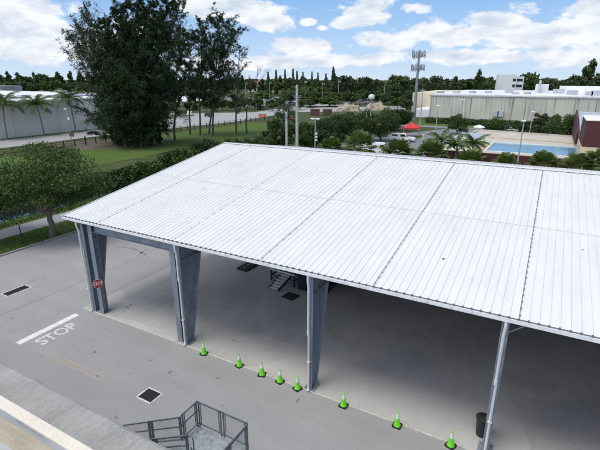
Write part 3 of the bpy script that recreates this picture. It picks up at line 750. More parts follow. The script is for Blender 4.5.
# portable stair, plate, pallet, container inside the shed ----------------------------
ps = thing('portable_stairs', 'dark portable metal stairs with landing and six pale treads inside the shed', 'stairs', (-6.95,9.0,0.037), R(-5))
LZ = 0.95
fm = MB()
for (x,y_) in ((-1.0,0.05),(1.0,0.05),(-1.0,1.6),(1.0,1.6)): fm.box(x-.05,x+.05,y_-.05,y_+.05,0,LZ-.06)
fm.box(-1.0,1.0,0.02,0.08,0.45,0.5); fm.box(-1.03,-.97,0.0,1.65,0.40,0.52); fm.box(.97,1.03,0.0,1.65,0.40,0.52); fm.box(-1.0,1.0,1.57,1.63,.42,.5); fm.beam((-1.0,0.05,0.15),(0.2,0.05,0.85),.04,.04)
fm.build('frame', M['navy'], ps)
MB().box(-1.08,1.08,0.0,1.7,LZ-.06,LZ).build('landing', M['navy'], ps)
MB().box(-1.09,1.09,-0.03,-0.002,LZ-.07,LZ+.03).build('nosing', M['tread'], ps)
for x in (0.05,0.85): MB().beam((x-.42,-1.12,0.02),(x,-.1,LZ-.1),0.04,0.16).build('stringer', M['navy'], ps)
for k in range(6):
    u = (k+0.5)/6; x = -.42*(1-u)
    MB().box(x+.08,x+.82,-1.12+1.02*u-.12,-1.12+1.02*u+.10,0.04+(LZ-.1)*u,0.07+(LZ-.1)*u).build('tread', M['tread'], ps)
pa = thing('steel_plate', 'dark flat steel plate lying on the slab by the portable stairs', 'plate', (-5.47,7.62,0.037), R(-8))
MB().box(-0.45,0.45,-0.45,0.45,0.0,0.05).build('plate', M['navy'], pa, bevel=0.01)
MB().box(-0.4,0.4,-0.47,-0.44,0.02,0.08).build('lip', M['navy'], pa)
pa = thing('plastic_pallet', 'charcoal plastic pallet with hand slots lying alone on the shed floor', 'pallet', (-10.83,10.3,0.037), R(88))
pm = MB()
for x in (-0.8,-0.27,0.27,0.8): pm.box(x-0.09,x+0.09,-0.42,0.42,0,0.1)
for y_ in np.linspace(-0.37,0.37,6): pm.box(-0.89,0.89,y_-0.05,y_+0.05,0.102,0.15)
pm.build('deck', M['charcoal'], pa)
for x in (-0.45,0.0,0.45): MB().box(x-0.12,x+0.12,-0.06,0.06,0.152,0.16).build('slot_cover', M['polegrey'], pa)
ct = thing('equipment_box', 'dark navy steel equipment box in deep shade right of the portable stairs', 'equipment box', (-4.55,10.0,0.037), 0)
cb = MB(); cb.box(-1.05,1.05,-1.2,1.2,0.0,2.3)
for k in range(9): cb.box(-1.0+k*0.235,-1.0+k*0.235+0.1,-1.235,-1.195,0.15,2.2)
cb.build('body', M['navy'], ct); MB().box(-1.1,1.1,-1.25,1.25,2.302,2.4).build('lid', M['navy'], ct)
MB().box(.55,.62,-1.29,-1.24,.9,1.3).build('handle', M['galv'], ct)

# ------------------------------------------------------------------ own building: parapet, ledge, stairs
lb_ = thing('lower_building', 'low building wing with cream parapet coping and rough streaked concrete ledge', 'building', (0,0,0))
PT = -10.72; PZ = 6.0
MB().prism([(PT-0.262,PZ-0.06),(PT,PZ-0.06),(PT,PZ-0.008),(PT-0.01,PZ),(PT-0.252,PZ),(PT-0.262,PZ-0.008)], 'x', -40, 24).build('coping', M['cream'], lb_)
MB().box(-40,24,PT-0.246,PT-0.02,PZ-0.36,PZ-0.06).build('grey_band', M['greyband'], lb_)
MB().box(-40,24,PT-0.24,PT-0.03,0,PZ-0.36).build('parapet', M['peel'], lb_)
MB().box(-40,24,-15.2,PT-0.24,4.3,4.62).build('roof_membrane', M['membrane'], lb_)
# ledge with an uneven edge
n = 120; lv = []
for i in range(n+1):
    x = -40+64*i/n; e = random.uniform(-.02,.02)
    lv.append((x, -8.62+e))
ld = MB(); vs = []
for (x, e) in lv: vs += [(x,PT-0.03,4.24),(x,e-0.12,4.2),(x,e,4.13),(x,e+0.01,3.8),(x,PT-0.03,3.8)]
fs = []
for i in range(n):
    for k in range(4): fs.append((5*i+k,5*i+k+1,5*(i+1)+k+1,5*(i+1)+k))
ld.add(vs, fs).build('ledge', M['ledge'], lb_)
MB().box(-40,24,-15.2,PT-0.35,0,4.3).build('wall', M['creamwall'], lb_)

# exterior landing and stair ----------------------------------------------------------
lz = 2.0
ls = thing('metal_stair', 'galvanised metal stair landing with mesh panel railings below the ledge', 'stairs', (0,0,0))
Ax, Bx, At, Dt = -1.50, 0.70, -5.83, -6.62
lp_ = MB(); lp_.box(Ax,Bx,-7.55,At,lz-0.08,lz)
lp_.build('landing', M['grating'], ls)
fr = MB()
for (x,y_) in ((Ax+.08,At-.08),(Bx-.08,At-.08),(Bx-.08,-7.4),(Ax+.08,-7.4)): fr.box(x-.06,x+.06,y_-.06,y_+.06,0.01,lz-0.08)
fr.box(Ax,Bx,At-0.03,At,lz-0.26,lz-0.08); fr.box(Bx-.03,Bx,-7.55,At,lz-0.26,lz-0.08)
fr.build('support_frame', M['galv'], ls)
def panel(p, q, zb, nm, midrail=False, double=True, drop=0.0, mesh=True):
    """railing panel from p to q (ground points), bottoms at zb[0], zb[1]"""
    f_ = MB(); a = Vector((*p,zb[0])); b = Vector((*q,zb[1])); u = (b-a); hgt = 1.05; up = Vector((0,0,1))
    i0, i1 = a+u.normalized()*.14, b-u.normalized()*.14
    for c in (a+u.normalized()*.06, b-u.normalized()*.06): f_.beam(c, c+up*(hgt+0.03), 0.042, 0.042)
    f_.beam(a+up*hgt, b+up*hgt, 0.042, 0.042)
    f_.beam(a+up*0.1, b+up*0.1, 0.035, 0.035)
    for c in (i0, i1): f_.beam(c+up*0.1, c+up*hgt, 0.024, 0.024)
    if midrail: f_.beam(a+up*0.66, b+up*0.66, 0.04, 0.04)
    o_ = f_.build(nm, M['galv'], ls)
    if mesh:
        w_ = MB(); n_ = int(u.length/0.055)
        for k in range(1,n_):
            c = i0+(i1-i0)*k/n_; w_.beam(c+up*0.1, c+up*hgt, 0.0035, 0.0035)
        for k in range(1,16):
            z_ = 0.1+(hgt-0.1)*k/16; w_.beam(i0+up*z_, i1+up*z_, 0.0035, 0.0035)
        w_.build('wire_mesh', M['mesh'], o_)
    return o_
mid = (Ax+Bx)/2
panel((Ax,At),(mid,At),(lz,lz),'railing_panel'); panel((mid,At),(Bx,At),(lz,lz),'railing_panel')
panel((Bx,At),(Bx,-6.9),(lz,lz),'railing_panel'); panel((Bx,-6.9),(Bx,-7.5),(lz,lz),'railing_panel')
panel((Ax,At),(Ax,Dt),(lz,lz),'railing_panel', True)
# flight going down to the left
fx0, fx1, z1 = Ax, -5.0, 0.05
for k in range(2):
    u0, u1 = k*0.46, (k+1)*0.46
    xx = lambda u: fx0+(fx1-fx0)*u
    zz = lambda u: lz-0.02-(lz-z1)*u
    panel((xx(u0),Dt),(xx(u1),Dt),(zz(u0)-0.05,zz(u1)-0.05),'stair_railing', True)
for k in range(2):
    u0, u1 = k*0.46, (k+1)*0.46
    panel((xx(u0)+0.85,-7.2),(xx(u1)+0.85,-7.2),(zz(u0)+.05,zz(u1)+.05),'stair_railing', True)
hb = MB(); a0 = Vector((fx0+0.85,-7.14,lz+1.0))
hb.tube([a0+Vector((-0.5,0,-0.2)), a0, a0+Vector((0.1,0.0,-0.02)), a0+Vector((0.15,0,-0.12)), a0+Vector((0.13,0,-0.5)), a0+Vector((0.06,0,-0.55)), a0+Vector((0.0,0,-0.45))], 0.022, 8)
hb.build('handrail_return', M['galv'], ls, smooth=True)
for k in range(10):
    u = (k+0.5)/10; MB().box(xx(u)-0.16+0.3,xx(u)+0.16+0.3,-7.16,-6.66,zz(u)-0.04,zz(u)).build('tread', M['grating'], ls)
stg = MB(); stg.beam((fx0+.3,-6.66,lz-0.2),(fx1+.3,-6.66,0.05),0.04,0.22); stg.beam((fx0+.3,-7.17,lz-0.2),(fx1+.3,-7.17,0.05),0.04,0.22)
stg.build('stringer', M['galv'], ls)
# inclined brace seen at the front right corner
MB().tube([(Bx-0.02,-5.86,lz+0.98),(Bx-0.02,-7.5,lz+0.9)],0.028,8).build('handrail', M['galv'], ls)

# ------------------------------------------------------------------ left warehouse
wh = thing('warehouse', 'long low grey warehouse with flat white and grey roofs across the street', 'building', (0,0,0))
WT = 8.4
MB().box(-126,-108.4,-190,78,0,WT).build('front_wing', M['greywall'], wh)
MB().box(-126.2,-108.1,-190,78.3,WT-0.25,WT+0.28).build('parapet_cap', M['wframe'], wh)
MB().box(-125.5,-109,-190,50,WT+0.3,WT+0.45).build('grey_roof', M['greyroof'], wh)
MB().box(-125.5,-109,50.3,77.5,WT+0.3,WT+0.42).build('white_roof', M['flatroof'], wh)
MB().box(-330,-126.3,-260,100,0,WT+0.6).build('rear_hall', M['flatroof'], wh)
MB().box(-480,-330.3,-360,180,0,WT+1.0).build('far_hall', M['greyroof'], wh)
for k in range(14):
    x, y = random.uniform(-320,-150), random.uniform(20,98)
    b = MB(); b.box(x,x+random.uniform(2,4),y,y+random.uniform(2,5),WT+0.6,WT+0.6+random.uniform(.4,1.2)); b.build('roof_unit', M['greyroof'], wh)
for k in range(8):
    x, y = random.uniform(-124,-113), random.uniform(40,74)
    b = MB(); b.box(x,x+random.uniform(1.5,3),y,y+random.uniform(2,4),WT+0.3,WT+random.uniform(.8,1.5)); b.build('roof_unit', M['metalroof'], wh)
for y_ in range(-60,78,12): MB().box(-108.4,-108.36,y_-.04,y_+.04,0,WT-0.25).build('wall_joint', M['greyroof'], wh)
struct(MB().sheet([(-108.35,-200),(-105.7,-200),(-105.7,62),(-108.35,80)],0.03).build('warehouse_verge', M['lawn']))

# ------------------------------------------------------------------ right factory building
fb = thing('factory_building', 'long cream factory with dark vertical streaks and white flat roof beyond the pool', 'building', (0,0,0))
FT, FZ = 155.5, 8.3
MB().box(-31.5,120,FT,FT+78,0,FZ-0.02).build('wall', M['bigwall'], fb)
MB().box(-31.6,120.2,FT-0.12,FT+78.2,FZ,FZ+0.35).build('roof', M['flatroof'], fb)
MB().box(-31.7,120.2,FT-0.2,FT-0.121,FZ-0.35,FZ+0.05).build('eave_trim', M['greyroof'], fb)
pj = MB()
for x in (-31.2,-18.6,-6.2,-4.4,6.2,14.4,18.2,22.5,38.0,46.5,60,75,90): pj.box(x,x+0.28,FT-0.09,FT-0.02,0,FZ-0.36)
pj.build('wall_pilasters', M['greyroof'], fb)
_d = pdir(413,91); _x = CX+_d.x/_d.y*(FT+22-CY)
MB().box(_x,-31.52,FT+22,FT+70,0,FZ+0.2).build('side_wing', M['sidewall'], fb)
_d = pdir(413,112); _x = CX+_d.x/_d.y*(FT+3-CY)
MB().box(_x,-31.52,FT+3,FT+21.9,0,2.9).build('low_white_annex', M['whitewall'], fb)
for (x, t_) in [(at_t(px_,FT+q_),FT+q_) for px_,q_ in ((437,12),(453,15),(469,20),(485,24),(512,12),(524,16))]:
    b = MB(); b.box(x,x+2.4,t_,t_+2.4,FZ+0.35,FZ+1.0); b.build('skylight', M['greyroof'], fb)
MB().box(at_t(535,FT+36),at_t(548,FT+36),FT+36,FT+46,FZ+0.35,FZ+3.6).build('penthouse', M['flatroof'], fb)
MB().box(at_t(560,FT+34),120,FT+34,FT+70,FZ+0.35,FZ+2.6).build('upper_roof', M['flatroof'], fb)
for (x, t_, a, h_) in ((at_t(553,FT+30),FT+30,4,1.6),(at_t(567,FT+14),FT+14,3.5,1.5),(at_t(586,FT+10),FT+10,2.2,1.3),(at_t(592,FT+10),FT+10,4.0,1.6),(at_t(538,FT+33),FT+33,.8,4.8),(at_t(505,FT+26),FT+26,3,1.3)):
    b = MB(); b.box(x,x+a,t_,t_+2.5,FZ+0.35,FZ+0.35+h_); b.box(x+a*0.2,x+a*0.8,t_-0.05,t_,FZ+0.6,FZ+0.2+h_*0.8); b.build('roof_unit', M['metalroof'], fb)
b = MB()
for px in (493.5,498.5):
    s_, t_ = gx(px,122); b.box(s_-0.9,s_+0.9,FT-1.6,FT-0.2,1.6,3.3)
b.build('wall_unit', M['metalroof'], fb)
# blue-grey long roof beyond
bh = thing('distant_shed', 'blue grey roofed shed just beyond the left end of the factory roof', 'building', (*gx(458,90),0), -YAW*0)
MB().box(-28,28,0,30,0,9.5).build('wall', M['bluegrey'], bh)
MB().prism([(-1,9.5),(15,11.2),(31,9.5)],'x',-29,29).build('roof', M['metalroof'], bh)
# white block on the skyline
s_, t_ = -30.0, 420.0
s_, t_ = CX+ (pdir(510,83).x)*300, CY+(pdir(510,83).y)*300
zt, zb = zfor(s_,t_,74.5), 0
wb = thing('white_office', 'plain white office block rising above the trees on the skyline', 'building', (s_,t_,0), R(12))
wb.scale = (.7,.7,1)
MB().box(-10.5,3.6,-7,7,0,zt).build('main_block', M['whitewall'], wb)
MB().box(3.62,9.5,-5,6,0,zt-1.2).build('side_block', M['whitewall'], wb)
for z_ in (zt-3.0, zt-6.2):
    for bx_ in ((1.0,3.2,-7.06,-7.0,z_-0.9,z_+0.7),(4.2,8.8,-5.06,-5.0,z_-0.9,z_+0.6)): MB().box(*bx_).build('window', M['glass'], wb)
# terracotta roofed building in the middle distance
s_, t_ = gx(272,92); dd = depth(s_,t_)
th = thing('terracotta_building', 'long low building with terracotta roof beyond the car park', 'building', (s_,t_,0), R(32))
ww = 46*dd/F
zt = zfor(s_,t_,80.5)
MB().box(-ww/2,ww/2,0,18,0,zt-3.2).build('wall', M['creamwall'], th)
MB().prism([(-1,zt-4.2),(5,zt-0.3),(13,zt-0.3),(19,zt-4.2)],'x',-ww/2-1,ww/2+1).build('roof', M['terracotta'], th)
MB().box(-ww*0.28,ww*0.1,8,12,zt-0.4,zt+1.6).build('white_roof_top', M['whitewall'], th)
for k in range(9): MB().box(-ww/2+ww*k/9+1,-ww/2+ww*k/9+3.4,-0.06,0.0,1,zt-5).build('window', M['glass'], th)

# ------------------------------------------------------------------ pool, deck, maroon wall and buildings
struct(MB().sheet([(-10.4,68.2),(13.9,68.2),(13.9,80.6),(-10.4,80.6)],0.22).add([(-10.4,80.6,.22),(-2.2,80.6,.22),(-2.2,95,.22),(-9.7,95,.22)],[(0,1,2,3)])
    .add([(-9.7,95,.22),(14,95,.22),(14,113,.22),(-8.6,117,.22)],[(0,1,2,3)]).build('pool_deck', M['deck'], fix=False))
struct(MB().sheet([(-2.2,80.6),(13.9,80.6),(13.9,95),(-2.2,95)],0.10).build('pool_water', M['pool']))
cpg = MB(); cpg.box(-2.55,-2.2,80.3,95.3,0,0.27); cpg.box(-2.2,13.9,95,95.35,0,0.27); cpg.box(-2.2,13.9,80.25,80.6,0,0.27)
struct(cpg.build('pool_coping', M['coping']))
struct(MB().sheet([(-4.6,80.7),(-2.6,80.7),(-2.6,92),(-4.0,92)],0.226).build('tile_apron', M['tan']))
mw = thing('maroon_wall', 'dark maroon boundary wall in front of the swimming pool', 'wall', (0,66.5,0))
MB().box(-10.9,13.6,0,0.22,0,1.72).build('wall', M['maroon'], mw)
MB().box(-10.95,13.65,-0.03,0.25,1.722,1.80).build('cap', M['brown'], mw)
lw = thing('pool_side_wall', 'low cream wall along the left edge of the pool deck', 'wall', (0,0,0))
MB().prism([(-10.95,68.2),(-10.65,68.2),(-8.9,117),(-9.2,117)],'z',0,0.55).build('wall', M['coping'], lw)
bw = thing('pool_rear_wall', 'low pale wall along the far edge of the pool deck', 'wall', (0,0,0))
MB().prism([(-8.8,117),(14,112.8),(14,113.2),(-8.8,117.4)],'z',0,0.7).build('wall', M['deck'], bw)
MB().prism([(-8.8,104.2),(14,100.2),(14,100.5),(-8.8,104.5)],'z',0,0.35).build('step', M['tan'], bw)
# grey canopy on the deck
gc = thing('shade_canopy', 'low grey flat canopy at the left end of the pool deck', 'canopy', (-6.6,87,0), R(-3))
MB().box(-2.6,2.3,-4,6,2.1,2.2).build('roof', M['metalroof'], gc)
for x in (-2.4,2.1):
    for y_ in (-3.8,5.8): MB().box(x-.06,x+.06,y_-.06,y_+.06,0.03,2.1).build('post', M['polegrey'], gc)
# sun loungers
def lounger(p, label):
    s_, t_ = gx(*p)
    t = thing('sun_lounger', label, 'sun lounger', (s_,t_,0.22), R(35), 'white loungers on the pool deck')
    MB().box(-0.35,0.35,-0.95,0.35,0.32,0.42).build('seat', M['white'], t)
    MB().add([(-.35,.35,.34),(.35,.35,.34),(.35,.95,.85),(-.35,.95,.85),(-.35,.33,.42),(.35,.33,.42),(.35,.92,.93),(-.35,.92,.93)],[(3,2,1,0),(4,5,6,7),(0,1,5,4),(1,2,6,5),(2,3,7,6),(3,0,4,7)]).build('backrest', M['white'], t)
    for x in (-.3,.3):
        for y_ in (-.85,.3): MB().box(x-.03,x+.03,y_-.03,y_+.03,0,.32).build('leg', M['polegrey'], t)
    t.scale = (1.6,1.6,1.6); return t
l0 = lounger((507.5,132.2), 'white sun lounger behind the pool, left of the two')
q = dup(l0, None, (*gx(513,132.6),0.22), R(35), None, 'white sun lounger behind the pool, right of the two')
um = thing('pool_umbrella', 'white parasol beside the far left corner of the pool deck', 'parasol', (*gx(478,136),0.22))
MB().tube([(0,0,0),(0,0,2.5)],0.03,8).build('pole', M['polegrey'], um)
MB().lathe([(1.5,2.0),(1.0,2.3),(0.1,2.6),(0.02,2.62)],8).build('canopy', M['tarp'], um)
# maroon house at the right edge
s0, t0 = 13.7, 78.2
zm = zfor(14.2,t0,147); zt = zfor(14.6,t0,121)
mh = thing('maroon_building', 'maroon topped building with cream base and pale metal roof at right edge', 'building', (0,0,0))
MB().box(s0,34,t0,t0+13,0,zm).build('cream_base', M['creamwall'], mh)
MB().box(s0+0.1,34,t0+0.1,t0+12.9,zm,zt).build('maroon_parapet', M['maroon'], mh)
MB().box(s0,34.1,t0,t0+13,zt,zt+0.15).build('cap', M['coping'], mh)
t1 = 95.5
zA, zB = zfor(13.9,t1,133.5), zfor(14.2,t1+22,111.5)
MB().box(13.9,34,t1,t1+22,0,min(zA,zB)-0.3).build('rear_wall', M['creamwall'], mh)
MB().add([(14.1,t1-0.4,zA),(34,t1-0.4,zA),(34,t1+22,zB),(14.1,t1+22,zB),(14.1,t1-0.4,zA-0.25),(34,t1-0.4,zA-0.25),(34,t1+22,zB-0.25),(14.1,t1+22,zB-0.25)],[(0,1,2,3),(7,6,5,4),(0,4,5,1),(1,5,6,2),(2,6,7,3),(3,7,4,0)]).build('metal_roof', M['metalroof'], mh)
MB().prism([(t1-0.5,zA-2.2),(t1-0.5,zA+0.25),(t1+22.2,zB+0.4),(t1+22.2,zA-2.2)],'x',13.5,13.88).build('maroon_end_wall', M['maroon'], mh)

# ------------------------------------------------------------------ poles, lamps, tower
def pole_thing(name, label, cat, p, base_t, ytop, r0, r1, mat, z0=0.0):
    """tapered pole whose foot stands at depth base_t on the line of sight of photo column p"""
    lo = p
    # find ground point with this column at depth t: walk along the ray in plan
    d = pdir(p, ytop); k = (base_t-CY)/d.y
    s_, t_ = CX+d.x*k, base_t
    zt = H + d.z*k
    t = thing(name, label, cat, (s_,t_,z0))
    MB().tube([(0,0,0),(0,0,zt)], r0, 10, r1).build('pole', mat, t, smooth=True)
    return t, zt
t, zt = pole_thing('utility_pole', 'tall thick concrete utility pole behind the shed roof, taller of the pair', 'pole', 297, 38, 86, 0.24, 0.17, M['pole'])
b = MB(); b.box(-.5,.5,-.06,.06,zt-1.5,zt-1.35); b.box(-.7,.1,-.05,.05,zt-3.1,zt-2.98)
for x in (-.45,.0,.45): b.lathe([(.05,zt-1.35),(.07,zt-1.2),(.03,zt-1.1)],8,(x,0,0))
b.build('crossarm', M['galv'], t); MB().lathe([(.16,zt),(.12,zt+.12),(.02,zt+.16)],10).build('cap', M['pole'], t)
t, zt = pole_thing('utility_pole', 'shorter plain concrete utility pole behind the shed roof, left of the pair', 'pole', 286.5, 38, 112, 0.2, 0.16, M['pole'])
b = MB(); b.box(-.2,.2,-.16,-.1,zt-.9,zt-.5); b.build('bracket', M['galv'], t)
t, zt = pole_thing('lamp_post', 'grey lamp post with twin white heads right behind the shed ridge', 'lamp post', 315.3, 40, 119.5, 0.09, 0.07, M['polegrey'])
for sx in (-1,1):
    h_ = MB(); h_.rbox((sx*0.38,0,zt+0.1),(0.62,0.34,0.18)); h_.build('lamp_head', M['white'], t, bevel=0.05)
b = MB()
for z_ in (zt-1.9,zt-2.35,zt-2.8): b.box(0.1,0.32,-.12,.12,z_-.12,z_+.12)
b.build('junction_boxes', M['white'], t)
M['lampball'] = paint('weathered_globe', (0.58, 0.59, 0.60), 0.5, 0.1, 1.2)
t, zt = pole_thing('lamp_post', 'tall lamp post carrying a large round white head in front of the dark trees', 'lamp post', 371.5, 88, 98, 0.16, 0.12, M['pole'])
MB().lathe([(0.2,-.55),(.68,-.35),(.8,.1),(.68,.48),(.32,.76),(.1,.8)],14,(0,0,zt+0.1)).build('lamp_head', M['lampball'], t, smooth=True)
t, zt = pole_thing('flag_pole', 'slim bare pole beside the round headed lamp post', 'pole', 367.5, 87, 98, 0.07, 0.05, M['pole'])
t, zt = pole_thing('utility_pole', 'slim tall grey pole with short crossarm beside the cell tower', 'pole', 423, 106, 88.5, 0.17, 0.11, M['polegrey'])
b = MB(); b.box(-.9,.9,-.06,.06,zt-.5,zt-.36); b.build('crossarm', M['polegrey'], t)
t, zt = pole_thing('lamp_post', 'lamp post with single white head beside the asphalt lot', 'lamp post', 438, 104, 106, 0.12, 0.09, M['pole'])
MB().rbox((0.1,0,zt+.08),(1.1,.6,.28)).build('lamp_head', M['white'], t, bevel=.08)
t, zt = pole_thing('lamp_post', 'pale lamp post with single head against the factory wall', 'lamp post', 462.5, 140, 100, 0.1, 0.08, M['pole'])
MB().rbox((0.1,0,zt+.08),(1.2,.6,.3)).build('lamp_head', M['white'], t, bevel=.08)
t, zt = pole_thing('lamp_post', 'nearest lamp post by the pool with white head, standing at the maroon wall', 'lamp post', 524, 64.8, 121.5, 0.11, 0.085, M['pole'])
MB().rbox((-0.05,0,zt+.08),(.72,.5,.24)).build('lamp_head', M['white'], t, bevel=.07)
t, zt = pole_thing('lamp_post', 'lamp post beyond the pool with white head beside the hedge', 'lamp post', 533, 119, 112, 0.12, 0.09, M['pole'])
MB().rbox((0,0,zt+.08),(1.0,.5,.28)).build('lamp_head', M['white'], t, bevel=.08)
t, zt = pole_thing('lamp_post', 'street lamp with pale head by the fence before the grey warehouse', 'lamp post', 66.2, 51.2, 109, 0.11, 0.07, M['pole'])
MB().rbox((-0.25,0,zt),(1.0,.4,.22)).build('lamp_head', M['white'], t, bevel=.06)
MB().rbox((0.3,0,zt-2.2),(.5,.1,.6)).build('banner', M['white'], t)
MB().rbox((0.6,-.1,1.4),(1.6,.1,.9)).build('base_sign', M['brown'], t)
# cell tower
s_, t_ = gx(414,119)
tw = thing('cell_tower', 'tall grey monopole cell tower with two tiers of antenna panels', 'tower', (s_,t_,0))
zt = zfor(s_,t_,50.5)
MB().tube([(0,0,0),(0,0,zt)],0.62,12,0.34).build('pole', M['bluegrey'], tw, smooth=True)
for (ya, ydn) in ((50,59),(63.5,72)):
    za, zb_ = zfor(s_,t_,ya), zfor(s_,t_,ydn); zmid = (za+zb_)/2
    f_ = MB(); R_ = 2.6
    cor = [(R_*math.cos(R(90+120*k+10)), R_*math.sin(R(90+120*k+10))) for k in range(3)]
    for k in range(3):
        a, b_ = cor[k], cor[(k+1)%3]; f_.beam((*a,zmid-.5),(*b_,zmid-.5),.1,.1); f_.beam((*a,zmid+.5),(*b_,zmid+.5),.1,.1); f_.beam((0,0,zmid),(*a,zmid),.12,.12)
    fo = f_.build('antenna_frame', M['bluegrey'], tw)
    for k in range(3):
        a, b_ = Vector((*cor[k],0)), Vector((*cor[(k+1)%3],0)); nn = (a+b_).normalized(); an = math.atan2(nn.y,nn.x)
        for q in range(4):
            c = a+(b_-a)*(q+0.5)/4+nn*0.25; hh = (za-zb_)*random.uniform(.62,.95)
            pb = MB(); pb.rbox((c.x,c.y,zmid+random.uniform(-.2,.2)),(.22,.36,hh),an); pb.rbox((c.x-nn.x*.3,c.y-nn.y*.3,zmid-.4),(.3,.3,.6),an)
            pb.build('antenna_panel', M['metalroof'] if (q+k)%3 else M['bluegrey'], fo)

# ------------------------------------------------------------------ fence along the street
fe = thing('street_fence', 'long dark post and rail fence along the far side of the lawn', 'fence', (0,0,0))
fp = [(-81.2,t_) for t_ in np.arange(14,60,2.6)]
fp += [(-83+0.062*(t_-60),t_) for t_ in np.arange(60,128,2.6)]
for i,(x,t_) in enumerate(fp):
    p = MB(); r_ = .075 if i != 13 else .11; p.box(x-r_,x+r_,t_-r_,t_+r_,0,1.5 if i != 13 else 1.9); p.build('post', M['darkfence'], fe)
rl = MB()
for (a,b_) in zip(fp,fp[1:]):
    for z_ in (.45,.85,1.25): rl.beam((*a,z_),(*b_,z_),.04,.07)
rl.build('rails', M['darkfence'], fe)
fe2 = thing('canal_fence', 'thin dark cable fence on slender posts beside the canal path', 'fence', (0,0,0))
pts_ = [(-37.3, t_) for t_ in np.arange(-9.5, 40, 7.2)]
for (x,t_) in pts_: MB().tube([(x,t_,0),(x,t_,1.25)],.035,6).build('post', M['darkfence'], fe2)
rl = MB()
for z_ in (0.25,): rl.beam((-37.3,-9.5,z_),(-37.3,40.0,z_),.03,.05)
rl.build('cable', M['darkfence'], fe2)
s_, t_ = gx(23,244); sp = thing('marker_post', 'thin dark marker post on the verge at far left', 'post', (s_,t_,0))
MB().tube([(0,0,0),(0,0,1.7)],.04,8).build('pole', M['darkfence'], sp); MB().box(-.06,.06,-.03,.03,1.7,1.78).build('cap', M['darkfence'], sp)

# ------------------------------------------------------------------ vehicles
def wheels(parent, xs, hw, r):
    for x in xs:
        for sy in (-1,1):
            w_ = MB(); n = 18; y0, y1 = sorted((sy*hw, sy*(hw-0.22)))
            w_.tube([(x,y0,r),(x,y1,r)], r, n); o_ = w_.build('wheel', M['black'], parent)
            MB().tube([(x,sy*(hw+0.005),r),(x,sy*(hw-0.05),r)], r*0.58, 12).build('rim', M['silver'], o_)
def vehicle(name, label, cat, loc, rz, paintm, kind, group=None):
    t = thing(name, label, cat, loc, rz, group)
    if kind == 'pickup':
        Ln, hw = 2.85, 0.98
        body = [(-Ln,.45),(-Ln,1.12),(-.3,1.12),(1.2,1.10),(2.45,1.02),(2.8,.92),(2.85,.45)]
        cab = [(-0.85,1.12),(-.65,1.85),(.45,1.87),(1.25,1.12)]
        MB().prism(body,'y',-hw,hw).build('body', paintm, t, bevel=.06)
        MB().prism(cab,'y',-hw+.1,hw-.1).build('cab', paintm, t, bevel=.06)
        g_ = MB(); g_.prism([(-.5,1.2),(-.42,1.72),(.42,1.74),(.98,1.2)],'y',-hw+.085,hw-.085); g_.add([(.52,-.75,1.80),(.52,.75,1.80),(1.22,.8,1.16),(1.22,-.8,1.16)],[(0,1,2,3)])
        g_.build('windows', M['glass'], t)
        tp = MB().prism([(-Ln+.02,1.125),(-Ln+.2,1.80),(-.8,1.84),(-.9,1.125)],'y',-hw+.06,hw-.06).build('bed_topper', paintm, t, bevel=.05)
        MB().prism([(-Ln+.45,1.3),(-Ln+.5,1.64),(-1.1,1.66),(-1.1,1.3)],'y',-hw+.045,hw-.045).build('topper_window', M['glass'], tp)
        xs, r = (-1.75,1.75), .4
        MB().box(-Ln-.08,-Ln+.05,-.9,.9,.45,.65).add(MB().box(2.8,2.93,-.9,.9,.42,.65).v, MB().box(2.8,2.93,-.9,.9,.42,.65).f).build('bumper', M['silver'], t)
    elif kind == 'van':
        Ln, hw = 2.7, 1.0
        MB().prism([(-Ln,.4),(-Ln,2.2),(-2.5,2.35),(1.3,2.35),(2.0,1.35),(2.65,1.1),(2.7,.4)],'y',-hw,hw).build('body', paintm, t, bevel=.08)
        g_ = MB(); g_.prism([(.5,1.4),(.5,2.05),(1.25,2.1),(1.7,1.4)],'y',-hw-.01,hw+.01); g_.add([(1.42,-.8,2.2),(1.42,.8,2.2),(2.03,.85,1.36),(2.03,-.85,1.36)],[(0,1,2,3)])
        g_.build('windows', M['glass'], t); xs, r = (-1.6,1.7), .36
        MB().box(-Ln-.06,-Ln+.02,-.95,.95,.4,.62).build('bumper', M['black'], t)
    elif kind == 'suv':
        Ln, hw = 2.4, .95
        MB().prism([(-Ln,.4),(-Ln,1.05),(-2.2,1.1),(1.1,1.08),(2.2,.98),(2.4,.8),(2.4,.4)],'y',-hw,hw).build('body', paintm, t, bevel=.06)
        MB().prism([(-2.3,1.08),(-2.05,1.72),(.4,1.74),(1.25,1.06)],'y',-hw+.08,hw-.08).build('cabin', paintm, t, bevel=.06)
        MB().prism([(-2.05,1.15),(-1.9,1.6),(.35,1.62),(.95,1.15)],'y',-hw+.065,hw-.065).build('windows', M['glass'], t); xs, r = (-1.45,1.5), .36
        MB().add([(.5,-.75,1.68),(.5,.75,1.68),(1.2,.8,1.12),(1.2,-.8,1.12)],[(0,1,2,3)]).build('windscreen', M['glass'], t)
    else:
        Ln, hw = 2.3, .9
        MB().prism([(-Ln,.35),(-Ln,.9),(-1.6,.98),(.9,.95),(2.1,.8),(2.3,.65),(2.3,.35)],'y',-hw,hw).build('body', paintm, t, bevel=.06)
        MB().prism([(-1.75,.95),(-1.0,1.42),(.1,1.44),(.95,.93)],'y',-hw+.1,hw-.1).build('windows', M['glass'], t, bevel=.04)
        MB().box(-.95,.1,-hw+.16,hw-.16,1.425,1.46).build('roof', paintm, t); xs, r = (-1.4,1.4), .32
    for sy in (-1,1):
        MB().rbox((Ln-.04,sy*(hw-.22),.78),(.1,.3,.16)).build('headlight', M['white'], t)
        MB().rbox((-Ln+.02,sy*(hw-.12),.85),(.1,.18,.22)).build('tail_light', M['lampred'], t)
    wheels(t, xs, hw, r)
    return t
s_, t_ = gx(402.5,141.5)
